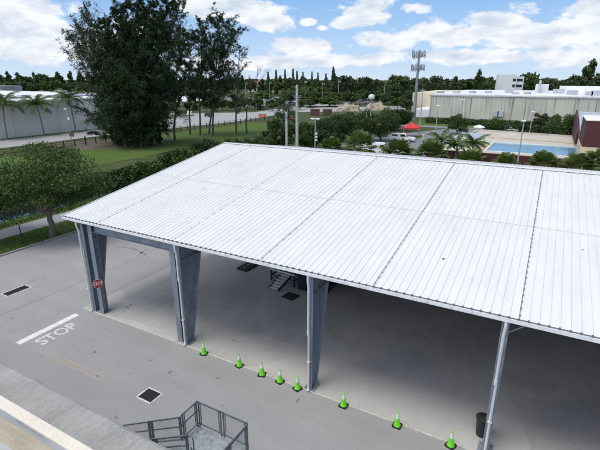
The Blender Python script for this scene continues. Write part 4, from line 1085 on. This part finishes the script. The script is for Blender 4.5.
vehicle('pickup_truck', 'white pickup truck with bed topper parked beside the red canopy', 'truck', (s_,t_,0.02), R(8), M['white'], 'pickup')
s_, t_ = gx(377,155)
vehicle('delivery_van', 'white van partly hidden by palms behind the shed ridge', 'van', (s_,t_,0.02), R(15), M['white'], 'van')
s_, t_ = gx(190.5,115.8)
vehicle('suv', 'white SUV on the street seen between the sparse pines', 'car', (s_,t_,0.02), R(120), M['white'], 'suv')
s_, t_ = gx(209,116.5)
vehicle('suv', 'dark SUV half hidden by the sparse pine right of the white SUV', 'car', (s_,t_,0.02), R(110), M['darkcar'], 'suv')
# red canopy
s_, t_ = gx(411,136.5)
rc = thing('red_canopy', 'red pop-up canopy tent behind the white pickup truck', 'canopy', (s_,t_,0.02), R(10))
MB().add([(-1.9,-1.9,2.3),(1.9,-1.9,2.3),(1.9,1.9,2.3),(-1.9,1.9,2.3),(0,0,3.5),(-1.9,-1.9,2.0),(1.9,-1.9,2.0),(1.9,1.9,2.0),(-1.9,1.9,2.0)],[(0,1,4),(1,2,4),(2,3,4),(3,0,4),(0,5,6,1),(1,6,7,2),(2,7,8,3),(3,8,5,0)]).build('canopy', M['canopyred'], rc, fix=False)
for x in (-1.8,1.8):
    for y_ in (-1.8,1.8): MB().box(x-.04,x+.04,y_-.04,y_+.04,0,2.3).build('leg', M['polegrey'], rc)
# bollards beside the lot
for i,(px,py) in enumerate(((395.5,147),(402,149),(408,146.5),(423,138.6),(428,137.2),(433,135.6))):
    s_, t_ = gx(px,py); o_ = thing('bollard', 'small pale bollard along the edge of the parking lot', 'bollard', (s_,t_,0.02), 0, 'pale bollards by the parking lot')
    MB().lathe([(.11,0),(.11,.95),(.07,1.05),(.02,1.08)],10).build('post', M['wframe'], o_, smooth=True)
    MB().lathe([(.115,.7),(.115,.85)],10).build('band', M['limepale'], o_)
# parked cars in the far lot
cars = []
kinds = [(M['silver'],'sedan'),(M['darkcar'],'sedan'),(M['white'],'suv'),(M['bluecar'],'sedan'),(M['silver'],'suv')]
protos = []
for k in range(22):
    px = 215+ (k%11)*7.6+random.uniform(-2,2); py = (99.5 if k < 11 else 103.5)+random.uniform(-.5,.5)
    s_, t_ = gx(px,py); loc = (s_,t_,0.03); rz = R(35+random.uniform(-6,6))
    ki = k%5; words = ['silver sedan','dark sedan','white SUV','blue sedan','silver SUV'][ki]
    lab = f'small {words} among cars in the far car park'
    if k < 5: protos.append(vehicle('parked_car', lab, 'car', loc, rz, kinds[ki][0], kinds[ki][1], f'{words}s in the far car park'))
    else: dup(protos[ki], None, loc, rz)
lp0 = None
for (px,py,yt) in ((246,104,84),(270,103,83),(305,105,82),(322,104,84),(338,103.5,82),(384,103,80)):
    s_, t_ = gx(px,py)
    if lp0 is None:
        lp0 = thing('car_park_lamp', 'slender pale lamp post in the far car park', 'lamp post', (s_,t_,0), 0, 'slender lamps of the far car park')
        MB().tube([(0,0,0),(0,0,10)],.16,8,.1).build('pole', M['pole'], lp0); MB().rbox((.5,0,10.05),(1.6,.4,.25)).build('lamp_head', M['white'], lp0); q = lp0
    else: q = dup(lp0, None, (s_,t_,0), random.uniform(0,6))
    q.scale = (1,1,zfor(s_,t_,yt)/10)
# white tents beyond the street
for i,(px,py,wid,lab) in enumerate(((184,106.5,11,'large white tent roof seen left between the pine trunks'),(203,105.5,10,'smaller white tent roof seen right between the pine trunks'))):
    s_, t_ = gx(px,py); sc = wid*depth(s_,t_)/F/2
    o_ = thing('white_tent', lab, 'tent', (s_,t_,0), R(30))
    MB().add([(-sc,-5,2.8),(sc,-5,2.8),(sc,5,2.8),(-sc,5,2.8),(-sc,0,5.2),(sc,0,5.2)],[(0,1,5,4),(2,3,4,5),(0,4,3),(1,2,5)]).build('roof', M['tarp'], o_, fix=False)
    for x in (-sc+.2,0,sc-.2):
        for y_ in (-4.8,4.8): MB().box(x-.1,x+.1,y_-.1,y_+.1,0,2.8).build('post', M['polegrey'], o_)
# orange barriers
for (px,py,lab,grp) in ((264.5,117.2,'orange plastic barrier left of the concrete poles','left'),(291,119.5,'orange plastic barrier behind the concrete poles','right')):
    s_, t_ = gx(px,py)
    for k in range(2):
        o_ = thing('road_barrier', lab, 'barrier', (s_+(k-1)*1.5,t_+(k-1)*.5,0.02), R(18), 'orange barriers '+('left of' if grp=='left' else 'behind')+' the concrete poles')
        MB().prism([(-.35,0),(.35,0),(.3,.3),(.14,.6),(.12,1.1),(-.12,1.1),(-.14,.6),(-.3,.3)],'x',-.7,.7).build('body', M['orange'], o_)
        MB().box(-.5,.5,-.13,.13,1.1,1.16).build('handle', M['orange'], o_)
# brown containers by the cross road
for (px,lab) in ((315,'rust brown dumpster left of its twin by the cross road'),(327.5,'rust brown dumpster right of its twin by the cross road')):
    s_, t_ = gx(px,115.3)
    o_ = thing('dumpster', lab, 'dumpster', (s_,t_,0), R(25), 'rust brown dumpsters')
    b = MB(); b.prism([(-1.75,.2),(1.75,.2),(1.9,2.3),(-1.9,2.3)],'y',-1.0,1.0)
    for x in (-1.5,-.75,0,.75,1.5): b.box(x-.06,x+.06,-1.08,-1.0,.25,2.2)
    b.build('body', M['brown'], o_); MB().box(-1.95,1.95,-1.1,1.1,2.3,2.42).build('lid', M['brown'], o_)
    w_ = MB()
    for x in (-1.4,1.4): w_.box(x-.1,x+.1,-.8,.8,0,.2)
    w_.build('wheel', M['black'], o_)
# spoil heaps by the street
for (px,py,wid,lab) in ((226,108,16,'brown soil heap beyond the street right of the sparse pines'),(172,110,12,'brown soil heap beyond the street near the large pines'),(262,109.5,14,'weedy soil heap behind the left orange barriers'),(349,111,24,'pale limestone rubble heap beside the round headed lamp post'),(376,109.5,22,'pale limestone rubble heap right of the round lamp head')):
    s_, t_ = gx(px,py); sc = wid*depth(s_,t_)/F/2
    bm = bmesh.new(); bmesh.ops.create_icosphere(bm, subdivisions=4, radius=1.0)
    for v in bm.verts:
        f_ = 1+.25*math.sin(v.co.x*7+px)*math.cos(v.co.y*6)+random.uniform(-.06,.06)
        v.co = Vector((v.co.x*sc*f_, v.co.y*sc*.6*f_, max(-.05,v.co.z)*(2.8 if px > 300 else 1.8)*f_))
    me = bpy.data.meshes.new('soil_heap'); bm.to_mesh(me); bm.free(); me.materials.append(M['sand'] if px > 300 else M['dirt'])
    o_ = bpy.data.objects.new('soil_heap', me); COL.objects.link(o_); o_.location = (s_,t_,0); tag(o_, lab, 'soil heap')

# ------------------------------------------------------------------ vegetation
def limb(mb, a, b, r0, r1, wob=.06, n=6):
    a = Vector(a); b = Vector(b); d = (b-a).length; pts = []
    for i in range(n+1):
        u = i/n; p = a.lerp(b,u)
        if 0 < i < n: p += Vector((random.uniform(-1,1),random.uniform(-1,1),random.uniform(-.5,.5)))*d*wob
        pts.append(p)
    mb.tube(pts, r0, 7, r1); return pts
def broadleaf(name, label, cat, loc, hgt, rad, n, lsize, leafm, group=None, trunk_h=.28, clumps=34, flat=.75, barkm=None, nlimb=9, lw=.55):
    t = thing(name, label, cat, loc, 0, group)
    tb = MB(); th_ = hgt*trunk_h; r0 = max(.1,hgt*.03)
    limb(tb,(0,0,-.1),(random.uniform(-.3,.3),random.uniform(-.3,.3),th_),r0*1.25,r0*.85,.03)
    P = []; W = []
    for k in range(clumps):
        u = unit(rng.normal(size=(1,3)))[0]; q = (.45+.55*rng.random())
        c = np.array([u[0]*rad*q, u[1]*rad*q, th_+ (hgt-th_)*(.5+.5*u[2]*q*.95)])
        rr = rad*(.2+.18*rng.random())
        m_ = int(n/clumps)
        P.append(ball_points(c,(rr,rr,rr*flat),m_,.5))
        if k < nlimb: limb(tb,(0,0,th_*random.uniform(.75,1)),tuple(c*np.array([.85,.85,1])),r0*.5,r0*.12,.07)
    C = np.concatenate(P); d = unit(rng.normal(size=C.shape)+np.array([0,0,-.2]))
    quads('crown', leaves(C,d,lsize,lsize*lw), leafm, t)
    tb.build('trunk', barkm or M['bark'], t, smooth=True)
    return t
# near tree beside the canal path
s_, t_ = gx(53,237)
broadleaf('shade_tree', 'broad shade tree with dense dark crown between the canal path and yard', 'tree', (s_,t_,0), 8.1, 5.3, 26000, .21, M['leaf_oak'], trunk_h=.34, clumps=64, flat=.55, barkm=M['barkgrey'], nlimb=16)
s_, t_ = gx(-40,245)
broadleaf('shade_tree', 'leafy shade tree cut by the left picture edge beside the canal path', 'tree', (s_,t_,0), 6.2, 4.6, 13000, .21, M['leaf_oak'], trunk_h=.3, clumps=40, flat=.65, barkm=M['barkgrey'])

def pine(name, label, loc, hgt, spread, nb, per, leafm, lean=(0,0), bare=.12, group=None, tuft=.75, tw=.10, r0=None, up=.55, upper=1.0, dense_low=False, open_top=False):
    """Australian pine: tall leaning trunk, rising limbs, drooping needle tufts"""
    t = thing(name, label, 'tree', loc, 0, group); tb = MB(); r0 = r0 or hgt*.012
    top = Vector((lean[0],lean[1],hgt)); n = 10; tr = []
    for i in range(n+1):
        u = i/n; tr.append(Vector((lean[0]*u**1.3+random.uniform(-.15,.15)*(i>0), lean[1]*u**1.3+random.uniform(-.15,.15)*(i>0), hgt*u-.1*(i==0))))
    tb.tube(tr, [r0*1.15*(1-.9*i/n)+.02 for i in range(n+1)], 8)
    C = []; D = []
    for k in range(nb):
        u = bare+(1-bare)*(k+random.random())/nb
        base = tr[min(n-1,int(u*n))].lerp(tr[min(n,int(u*n)+1)], u*n-int(u*n))
        az = random.uniform(0,2*math.pi); shape = (1-.72*u**1.6)*(0.65 if (u < .25 and not dense_low) else 1)
        if open_top: shape = .35+.75*math.sin(math.pi*min(1,max(0,(u-.1)/.98))**1.0)*(1-.25*u)
        Lb = spread*shape*random.uniform(.5,1.25)
        el = up*random.uniform(.5,1.4)+.3*u
        e = base+Vector((math.cos(az)*math.cos(el),math.sin(az)*math.cos(el),math.sin(el)))*Lb
        pts = limb(tb, base, e, max(.03,r0*.3*(1-u*.6)), .012, .05, 5)
        m_ = int(per*random.uniform(.5,1.4)*(shape+.3)); nt_ = 5+int(Lb*1.2)
        bd = (e-base).normalized()
        for q in range(nt_):
            v = random.uniform(.15,1.0); p = base.lerp(e,v)
            td = (bd*random.uniform(.2,1)+Vector((random.gauss(0,1),random.gauss(0,1),random.gauss(0.1,.7)))*.7).normalized()
            tl = Lb*random.uniform(.16,.42)*(1.15-.4*v); kk = max(3,m_//nt_)
            uu = rng.random((kk,1)); pp = np.array(p)+np.array(td)*tl*uu+rng.normal(size=(kk,3))*(.05+.09*tl)
            pp[:,2:3] -= .25*tl*uu**2
            C.append(pp); D.append(unit(np.array(td)*1.0+rng.normal(size=(kk,3))*.55+np.array([0,0,-.25])))
    C = np.concatenate(C); D = np.concatenate(D)
    quads('crown', leaves(C,D,tuft,tw), leafm, t)
    tb.build('trunk', M['barkgrey'] if tw < .1 else M['bark'], t, smooth=True)
    return t
# the big cluster: (photo column of foot, foot row, top row, column of the top)
BIG = [(118,146,22,104,'leftmost trunk of the big dark pine cluster, leaning left',.8),
       (126,147,8,120,'tall dark pine second from left in the big cluster',1.0),
       (133,147.5,-12,137,'tallest dark pine in the middle of the big cluster',1.1),
       (141,147,-4,151,'tall dark pine just right of the tallest in the big cluster',1.0),
       (149,145.5,0,168,'dark pine leaning right at the right side of the big cluster',1.0),
       (137,143,25,128,'shorter bushy dark pine hidden at the back of the big cluster',.9),
       (146,144,30,150,'shorter dense pine at the right back of the big cluster',.9),
       (122,143,45,112,'low dense pine at the left back of the big cluster',.9)]
for (px,py,yt,pt,lab,sp_) in BIG:
    s_, t_ = gx(px,py); h_ = zfor(s_,t_,yt); d = pdir(pt,yt); k = depth(s_,t_)/ (d.x*EX[1]+d.y*EY[1])
    tx, ty = CX+d.x*k, CY+d.y*k
    pine('australian_pine', lab, (s_,t_,0), h_, 8.2*sp_, 76, 540, M['leaf_pine'], (tx-s_,ty-t_), .045, None, .62, .10, .33, .5, 1.0, True)
for (px,py,yt,pt,lab) in ((114,145,38,72,'thin pale wispy pine leaning far left of the big cluster'),(120,145.5,18,86,'thin grey feathery pine leaning left behind the big cluster'),(152,145,6,184,'thin wispy pine leaning right out of the big cluster'),(151,144.5,14,174,'wispy pine rising between the big cluster and the sparse row'),(121,145,16,88,'pale feathery pine standing upright at the left of the big cluster'),(117,144.5,28,80,'thin greyish pine second from the far left of the big cluster')):
    s_, t_ = gx(px,py); h_ = zfor(s_,t_,yt); d = pdir(pt,yt); k = depth(s_,t_)/(d.x*EX[1]+d.y*EY[1])
    pine('australian_pine', lab, (s_,t_,0), h_, 6.0, 44, 80, M['leaf_thin'], (CX+d.x*k-s_,CY+d.y*k-t_), .42, None, .7, .10, .14, .75, 1.0, False, True)
# sparse row
for (px,py,yt,pt,nb,per,sp_,lm,lab) in ((175,141,36,179,38,230,4.8,'leaf_pine','slender dark pine just right of the big cluster'),
        (200,136,26,203,52,270,7.0,'leaf_pine','open dark pine left of centre in the sparse row'),
        (213,136.5,20,219,54,260,7.4,'leaf_pine','tallest open pine in the sparse row'),
        (209,134,28,234,46,240,6.6,'leaf_thin','feathery pine leaning right in the sparse row'),
        (236,134,46,240,30,80,4.8,'leaf_thin','thin sparse pine beside the bare tree'),
        (190,135,34,190,38,240,5.4,'leaf_pine','narrow dark pine behind the sparse row')):
    s_, t_ = gx(px,py); h_ = zfor(s_,t_,yt); d = pdir(pt,yt); k = depth(s_,t_)/(d.x*EX[1]+d.y*EY[1])
    pine('australian_pine', lab, (s_,t_,0), h_, sp_, nb, per, M[lm], (CX+d.x*k-s_,CY+d.y*k-t_), .22, None, .62, .11, .2, .6, 1.0, False, True)
# bare tree
s_, t_ = gx(247,133.5); h_ = zfor(s_,t_,42)
t = thing('bare_tree', 'leafless forked tree with fine twigs right of the sparse pines', 'tree', (s_,t_,0)); tb = MB()
def grow(p, d, ln, r, lev):
    e = p+d*ln; limb(tb, p, e, r, r*.62, .04, 4)
    if lev == 0: return
    for k in range(2 if lev > 3 else 3):
        nd = (d+Vector((random.uniform(-1,1),random.uniform(-1,1),random.uniform(-.1,.7)))*.62).normalized(); grow(e, nd, ln*random.uniform(.62,.82), r*.6, lev-1)
grow(Vector((0,0,-.1)), Vector((0.02,0,1)), h_*.27, .26, 5)
tb.build('trunk', M['bark'], t, smooth=True)

def shrub(name, label, cat, p, wid, ytop, leafm, n=3000, lsize=.35, group=None, t_=None, clumps=18, trunk=.12, sy=1.0):
    s_, tt = gx(*p); dd = depth(s_,tt); rad = wid*dd/F/2; h_ = max(1.0,zfor(s_,tt,ytop))
    return broadleaf(name, label, cat, (s_,tt,0), h_*.93, rad*.86, n, lsize, leafm, group, trunk, clumps, .8)
# canal bank shrubs behind the left roof edge
for i,(px,py,w_,yt,lab) in enumerate(((150,190,44,156,'rounded green shrub on canal bank left behind the roof slope'),(178,172,44,146,'broad green shrub on the bank below the sparse pines'),(206,160,40,139,'dark green shrub at the top of the roof gable'),
        (112,192,30,174,'dark low shrub on the canal bank right of the shade tree'),(232,156,36,138,'low hedge shrub right of the roof gable peak'),(258,155,38,136,'dark low shrub left of the concrete poles'),(128,182,30,168,'small dark shrub at the canal edge'))):
    shrub('shrub', lab, 'shrub', (px,py), w_, yt, M['leaf_shrub'] if i in (0,1,4) else M['leaf_dark'], 5200, .34, clumps=30)
for i,(px,py,w_,yt,lab) in enumerate(((117,146,15,128,'low dark bush at the left foot of the big pine cluster'),(133,148,16,131,'dark undergrowth at the middle foot of the big pine cluster'),(147,147,18,124,'dark undergrowth at the right foot of the big pine cluster'),(157,146,12,128,'low dark bush just right of the big pine cluster'))):
    shrub('low_bush', lab, 'shrub', (px,py), w_, yt, M['leaf_pine'], 5200, .5, clumps=26)
# dark trees behind the ridge
for i,(px,py,w_,yt,lm,lab) in enumerate(((278,152,38,116,'leaf_dark','dark round tree just left of the concrete poles'),(306,150,40,119,'leaf_shrub','bushy tree between the concrete poles and twin lamp'),
        (334,150,46,111,'leaf_dark','dark broad tree behind the sabal palms left of the round lamp'),(352,143,40,113,'leaf_dark','dark tree at the left of the round headed lamp post'),(380,141,44,108,'leaf_dark','big dark ficus tree left of the white pickup'),
        (398,131,30,108,'leaf_dark','dark tree crown behind the red canopy'),(286,133,26,97,'leaf_far','young open tree between the poles and the orange barriers'),(320,143,40,118,'leaf_dark','low dark tree behind the twin headed lamp'),(362,136,40,107,'leaf_dark','dark crown right behind the round headed lamp post'))):
    shrub('dark_tree', lab, 'tree', (px,py), w_, yt, M[lm], 11000 if i != 6 else 2600, .34, clumps=34)
for i,(px,py,w_,yt,lm,lab) in enumerate(((457,134,27,114,'leaf_dark','round dark green tree at the corner of the pool deck'),(560,132,32,112,'leaf_shrub','bushy green tree at the left of the maroon building'),(540,128,18,112,'leaf_far2','pale olive tree by the lamp beyond the pool'),
        (493,129,22,119,'leaf_shrub','low shrub behind the far left pool corner'),(575,128,18,116,'leaf_dark','dark shrub behind the bushy tree near the maroon building'),(524,130,18,122,'leaf_dark','low dark shrub beyond the pool deck wall'))):
    shrub('garden_tree', lab, 'tree', (px,py), w_, yt, M[lm], 8000, .32, clumps=28)
hd = thing('hedge', 'dark rough hedge along the far bank of the canal', 'hedge', (0,0,0))
C = np.column_stack([-48.0+rng.normal(size=9000)*.5, rng.uniform(8,60,9000), -.6+1.7*rng.random(9000)*(.6+.4*rng.random(9000))])
quads('foliage', leaves(C,unit(rng.normal(size=C.shape)),.4,.22), M['leaf_dark'], hd)
# clipped hedge by the factory
hd = thing('hedge', 'long dark clipped hedge along the foot of the factory wall', 'hedge', (0,0,0))
C = np.column_stack([rng.uniform(-28,40,9000), 136+rng.uniform(-1.2,1.2,9000), rng.uniform(0,1.9,9000)**1.0])
quads('foliage', leaves(C,unit(rng.normal(size=C.shape)),.5,.3), M['leaf_dark'], hd)
hd = thing('hedge', 'low dark hedge between the pool deck and the factory road', 'hedge', (0,0,0))
C = np.column_stack([rng.uniform(-8,40,7000), 120+rng.uniform(-1.0,1.0,7000), rng.uniform(0,2.2,7000)])
quads('foliage', leaves(C,unit(rng.normal(size=C.shape)),.5,.3), M['leaf_dark'], hd)

# sabal palms behind the ridge
def sabal(name, label, loc, hgt, rad, group):
    t = thing(name, label, 'palm', loc, random.uniform(0,6), group)
    MB().tube([(0,0,-.1),(.05,.03,hgt*.5),(0,0,hgt)],.2,10,.17).build('trunk', M['barkgrey'], t, smooth=True)
    V = []
    for k in range(46):
        az = k*2.399+random.uniform(-.2,.2); el = R(80)-R(135)*(k/45)**.9
        d = np.array([math.cos(az)*math.cos(el),math.sin(az)*math.cos(el),math.sin(el)])
        pl = rad*random.uniform(.45,.62); p0 = np.array([0,0,hgt]); hub = p0+d*pl
        side = unit(np.cross(d,[[0,0,1.0]]))[0]; upv = np.cross(side,d)
        V.append([p0-side*.02,p0+side*.02,hub+side*.02,hub-side*.02])
        for q in range(15):
            a = R(-105+210*q/14); dd = d*math.cos(a)+side*math.sin(a); ln = rad*.5*(1-.25*abs(a)/1.9)*random.uniform(.85,1.1)
            mid = hub+dd*ln*.6-upv*.04*ln; tip = hub+dd*ln-np.array([0,0,ln*.28])
            wv = np.cross(dd,upv)*.045*rad
            V.append([hub,mid-wv,tip,mid+wv])
    quads('fronds', np.array(V), M['leaf_palm'], t); return t
SABALS = [(331,151,28,'sabal palm behind the ridge right of the twin headed lamp',5),(360,148.5,36,'largest sabal palm behind the ridge, left of the white van',0),(397,158,38,'bushy sabal palm behind the ridge below the white pickup',1),(431,158,38,'bushy sabal palm behind the ridge left of the maroon wall',2),
      (469,166,34,'sabal palm behind the ridge before the left end of the pool',3),(505,167,28,'sabal palm behind the ridge just left of the pool lamp post',3.5),(543,168,34,'sabal palm behind the ridge right of the pool lamp post',4),(576,171,36,'sabal palm behind the ridge below the cream base of maroon building',4.5),(600,166,36,'sabal palm cut by the right picture edge behind the ridge',5)]
for (px,py,w_,lab,j) in SABALS:
    tt = 44.0; d = pdir(px,py); k = (tt-CY)/d.y; s_ = CX+d.x*k; zc_ = H+d.z*k; rad = w_*depth(s_,tt)/F/2*1.12
    sabal('sabal_palm', lab, (s_,tt,0), max(1.5,zc_+.1), rad*1.02, 'sabal palms behind the shed')
# feather palms
def feather(name, label, loc, hgt, rad, nf, leafm, group, lean=0.0, droop=.9):
    t = thing(name, label, 'palm', loc, random.uniform(0,6), group)
    MB().tube([(0,0,-.1),(lean*.3,0,hgt*.5),(lean,0,hgt)],.19,10,.13).build('trunk', M['barkgrey'], t, smooth=True)
    V = []
    for k in range(nf):
        az = k*2.399+random.uniform(-.3,.3); el0 = R(72)-R(80)*(k/nf)*random.uniform(.8,1.1)
        p = np.array([lean,0,hgt]); el = el0; prev = p
        for q in range(9):
            el -= droop*.15*(0.6+q*.12); d = np.array([math.cos(az)*math.cos(el),math.sin(az)*math.cos(el),math.sin(el)]); nx = prev+d*rad/7.5
            side = np.array([-math.sin(az),math.cos(az),0]); V.append([prev-side*.03,prev+side*.03,nx+side*.025,nx-side*.025])
            ll = rad*.30*math.sin(math.pi*(q+1.2)/10.5)
            for g_ in range(3):
                b_ = prev+(nx-prev)*g_/3
                for sg_ in (-1,1):
                    e = b_+side*sg_*ll*.7+d*ll*.6-np.array([0,0,ll*(.3+.3*random.random())]); V.append([b_,b_+d*.16,e+d*.07,e])
            prev = nx
    quads('fronds', np.array(V), leafm, t); return t
for (px,py,yc,w_,lab,ln) in ((7.5,139.5,103.5,34,'leftmost coconut palm against the grey warehouse wall',-.6),(44.5,136,104,26,'middle coconut palm against the grey warehouse wall',-.8),(76,132.5,97.5,26,'third coconut palm beside the big dark pines',-.5)):
    s_, t_ = gx(px,py); h_ = zfor(s_,t_,yc); rad = w_*depth(s_,t_)/F/2
    feather('coconut_palm', lab, (s_,t_,0), h_, rad*1.1, 22, M['leaf_shrub'], 'coconut palms along the warehouse', ln)
for (px,py,yc,w_,lab) in ((441,158,141.5,30,'thin feather palm at the left end of the maroon wall'),(457,163,145,26,'feather palm with sparse fronds before the maroon wall'),(474,160,144,30,'feather palm arching over the maroon wall near the pool')):
    s_, t_ = gx(px,py-2); tt = 64; d = pdir(px,yc); k = (tt-CY)/d.y; s_ = CX+d.x*k; h_ = H+d.z*k; rad = w_*depth(s_,tt)/F/2
    feather('feather_palm', lab, (s_,tt,0), h_, rad*1.05, 12, M['leaf_shrub'], 'feather palms by the maroon wall', .2, .8)
for (px,py,yc,w_,lab) in ((285,101,93,13,'small palm beyond the car park left of the taller pole'),(262,101,94,11,'small palm beyond the car park in front of terracotta roof'),(243,103,96,11,'small palm at the left of the car park'),(305,101,92,12,'small palm beyond the car park right of the taller pole')):
    s_, t_ = gx(px,py); h_ = zfor(s_,t_,yc); rad = w_*depth(s_,t_)/F/2
    feather('garden_palm', lab, (s_,t_,0), h_, rad, 16, M['leaf_far'], 'small palms around the car park', 0, .8)

# distant trees : a few shapes, then copies
def far_proto(kind, leafm):
    h_, r_ = 14, 6
    t = thing('distant_tree', 'x', 'tree', (0,0,0))
    if kind == 'round':
        P = []
        for k in range(26):
            u = unit(rng.normal(size=(1,3)))[0]; q = .4+.6*rng.random(); c = np.array([u[0]*r_*q,u[1]*r_*q,h_*.58+u[2]*h_*.36*q]); P.append(ball_points(c,(2.2,2.2,1.8),60,.4))
        C = np.concatenate(P)
    elif kind == 'tall':
        P = []
        for k in range(26):
            z_ = rng.uniform(.2,1)*h_; rr = 3.6*(1.1-z_/h_)+.8; a = rng.uniform(0,6.28); c = np.array([math.cos(a)*rr*.7,math.sin(a)*rr*.7,z_]); P.append(ball_points(c,(1.6,1.6,2.0),55,.4))
        C = np.concatenate(P)
    else:
        P = []
        for k in range(14):
            z_ = h_*(.12+.88*k/13); rr = 2.6*(1.06-z_/h_)+.12; n_ = 60
            a = rng.uniform(0,6.28,n_); q = rr*np.sqrt(rng.random(n_)); P.append(np.column_stack([np.cos(a)*q,np.sin(a)*q,z_-.25*q+rng.normal(size=n_)*.15]))
        C = np.concatenate(P)
    quads('crown', leaves(C,unit(rng.normal(size=C.shape)),1.3,.75), leafm, t)
    MB().tube([(0,0,-.2),(.2,0,h_*.5),(0,0,h_*.8)],.35,7,.1).build('trunk', M['bark'], t)
    return t
FP = {'round': far_proto('round',M['leaf_far']), 'round2': far_proto('round',M['leaf_far2']), 'tall': far_proto('tall',M['leaf_dark']), 'spire': far_proto('spire',M['leaf_far']), 'mid': far_proto('round',M['leaf_shrub'])}
used = set()
DESC = {'round':('dark round tree in the distant tree line','dark round distant trees'),'round2':('olive green round tree in the distant tree line','olive distant trees'),'tall':('tall dark uneven tree in the distant tree line','tall distant trees'),
        'spire':('narrow spire shaped pine on the distant skyline','spire shaped skyline pines'),'mid':('leafy green tree in the belt before the tree line','green trees of the middle belt')}
def far_tree(kind, px, dist, ytop, wpx=None, sq=None, label=None):
    d = pdir(px,ytop); k = dist/(d.x*EX[1]+d.y*EY[1]); s_, t_ = CX+d.x*k, CY+d.y*k; zt = H+d.z*k
    if zt < 2: return
    sz = zt/14.5; sx = (wpx*dist/F/12) if wpx else sz*random.uniform(.8,1.2)
    lab, grp = DESC[kind]
    p = FP[kind]
    if kind not in used: used.add(kind); o_ = p
    else: o_ = dup(p)
    o_.location = (s_,t_,0); o_.rotation_euler = (0,0,random.uniform(0,6.3)); o_.scale = (sx,sx,sz); o_['label'] = label or lab
    if label: 
        if 'group' in o_: del o_['group']
    else: o_['group'] = grp
# skyline: rows of trees, back to front
def skyrow(x0, x1, step, dist, yt, jit, kinds, wpx):
    x = x0
    while x < x1:
        yy = yt(x) if callable(yt) else yt
        far_tree(random.choice(kinds), x, dist*random.uniform(.92,1.08), yy+random.uniform(-jit,jit), wpx*random.uniform(.8,1.3)); x += step*random.uniform(.7,1.3)
skyrow(-20,110,8.5,560,72.5,2.2,['round','tall','tall'],13)
skyrow(-15,105,9,430,80.5,1.2,['round','mid','round'],14)
skyrow(150,320,9,520,77.5,1.5,['round','tall','round2'],13)
skyrow(250,420,9,430,78,2.5,['round','tall','round2'],15)
skyrow(300,425,11,330,84,2.5,['mid','round','round2'],17)
skyrow(290,420,12,270,91,2.5,['mid','round'],17)
skyrow(405,610,9,470,76,2.5,['round','tall','round2'],17)
skyrow(425,610,11,360,80,2.0,['round','round2','tall'],20)
for (px,yt) in ((276,70),(285,69.5),(293,69),(297,71),(303,72),(312,71.5),(318,72.5),(268,72),(326,73.5)): far_tree('spire', px, 400, yt, random.uniform(10,14))
far_tree('round2',345,300,71,26,label='big olive crowned tree on the skyline left of the cell tower'); far_tree('round2',365,310,72.5,24,label='broad brownish tree on the skyline beside the big olive tree'); far_tree('tall',334,320,69,10,label='slim dark tree left of the big olive tree on the skyline')
far_tree('round',401,300,70.5,28,label='big dark round tree left of the cell tower on the skyline'); far_tree('round2',437,280,71,22,label='round olive tree just right of the cell tower'); far_tree('tall',480,330,71.5,16,label='tall dark tree left of the white office block')
far_tree('round',529,300,68.5,24,label='large dark tree right of the white office block'); far_tree('round',545,310,75,18,label='lower dark tree next right of the large dark tree'); far_tree('tall',591,290,62,26,label='tallest uneven tree on the skyline at the right edge'); far_tree('round',580,280,70,20,label='dark round tree beside the tallest right edge tree'); far_tree('round',607,280,66,24,label='big dark tree cut by the right picture edge')
far_tree('round',407,190,96,16,label='dark tree at the foot of the cell tower')
for (px_,yb_,yt_,w_,kd_) in ((206,112,97,14,'mid'),(214,111,100,11,'round2'),(222,110.5,98,13,'mid'),(231,111,99,12,'round'),(240,110,97,13,'mid'),(249,109,96,12,'round2'),(257,110,97,14,'mid'),(272,111,99,14,'mid'),(280,109,96,12,'round'),(300,110,99,12,'mid'),(170,106,92,14,'round2'),(181,104,93,10,'mid'),(194,103,91,11,'round'),(309,108,98,12,'round2'),(336,105,96,14,'mid'),(353,103,94,14,'round'),(372,103,93,16,'mid'),(388,105,94,16,'round'),(398,108,97,14,'mid')):
    a_ = gx(px_,yb_); far_tree(kd_, px_, depth(*a_), yt_, w_)
far_tree('mid',262,300,93,22); far_tree('mid',240,260,96,18); far_tree('mid',310,240,97,26); far_tree('mid',330,240,97,26)
# the far wood closing the horizon
nW = 26000
pxs = rng.uniform(-120,720,nW); dist = rng.uniform(600,1000,nW)
dx = (pxs-300)/F; Y_ = dist; 
S_ = CX+dx*Y_*EX[0]+Y_*EX[1]; T_ = CY+dx*Y_*EY[0]+Y_*EY[1]
env = 10.5+2.6*np.sin(pxs*.11)+1.8*np.sin(pxs*.29+1)+1.5*np.sin(pxs*.71)
C = np.column_stack([S_,T_,env*np.sqrt(rng.random(nW))])
fw_ = quads('far_wood', leaves(C,unit(rng.normal(size=C.shape)),5.5,3.4), M['leaf_far']); tag(fw_, 'far dark wood closing the flat horizon', 'wood', kind='stuff')
# rough grass along the banks and verges
def grass_patch(name, s0, s1, t0, t1, n, h_, lab):
    C = np.column_stack([rng.uniform(s0,s1,n),rng.uniform(t0,t1,n),np.full(n,h_*.4)])
    d = unit(rng.normal(size=(n,3))*.5+np.array([0,0,1.0])); o_ = quads(name, leaves(C,d,h_,h_*.3), M['leaf_grass']); tag(o_, lab, 'grass', kind='stuff')
M['leaf_grass'] = leafmat('grass_blade', (0.045,0.085,0.015), (0.11,0.18,0.04), .3, .5)
grass_patch('bank_grass', -39.4,-37.2,-12,42,7000,.22,'rough green grass on the bank between canal and path')
grass_patch('verge_grass', -34.1,-30.2,-14,36,9000,.18,'green grass verge between path and kerb')
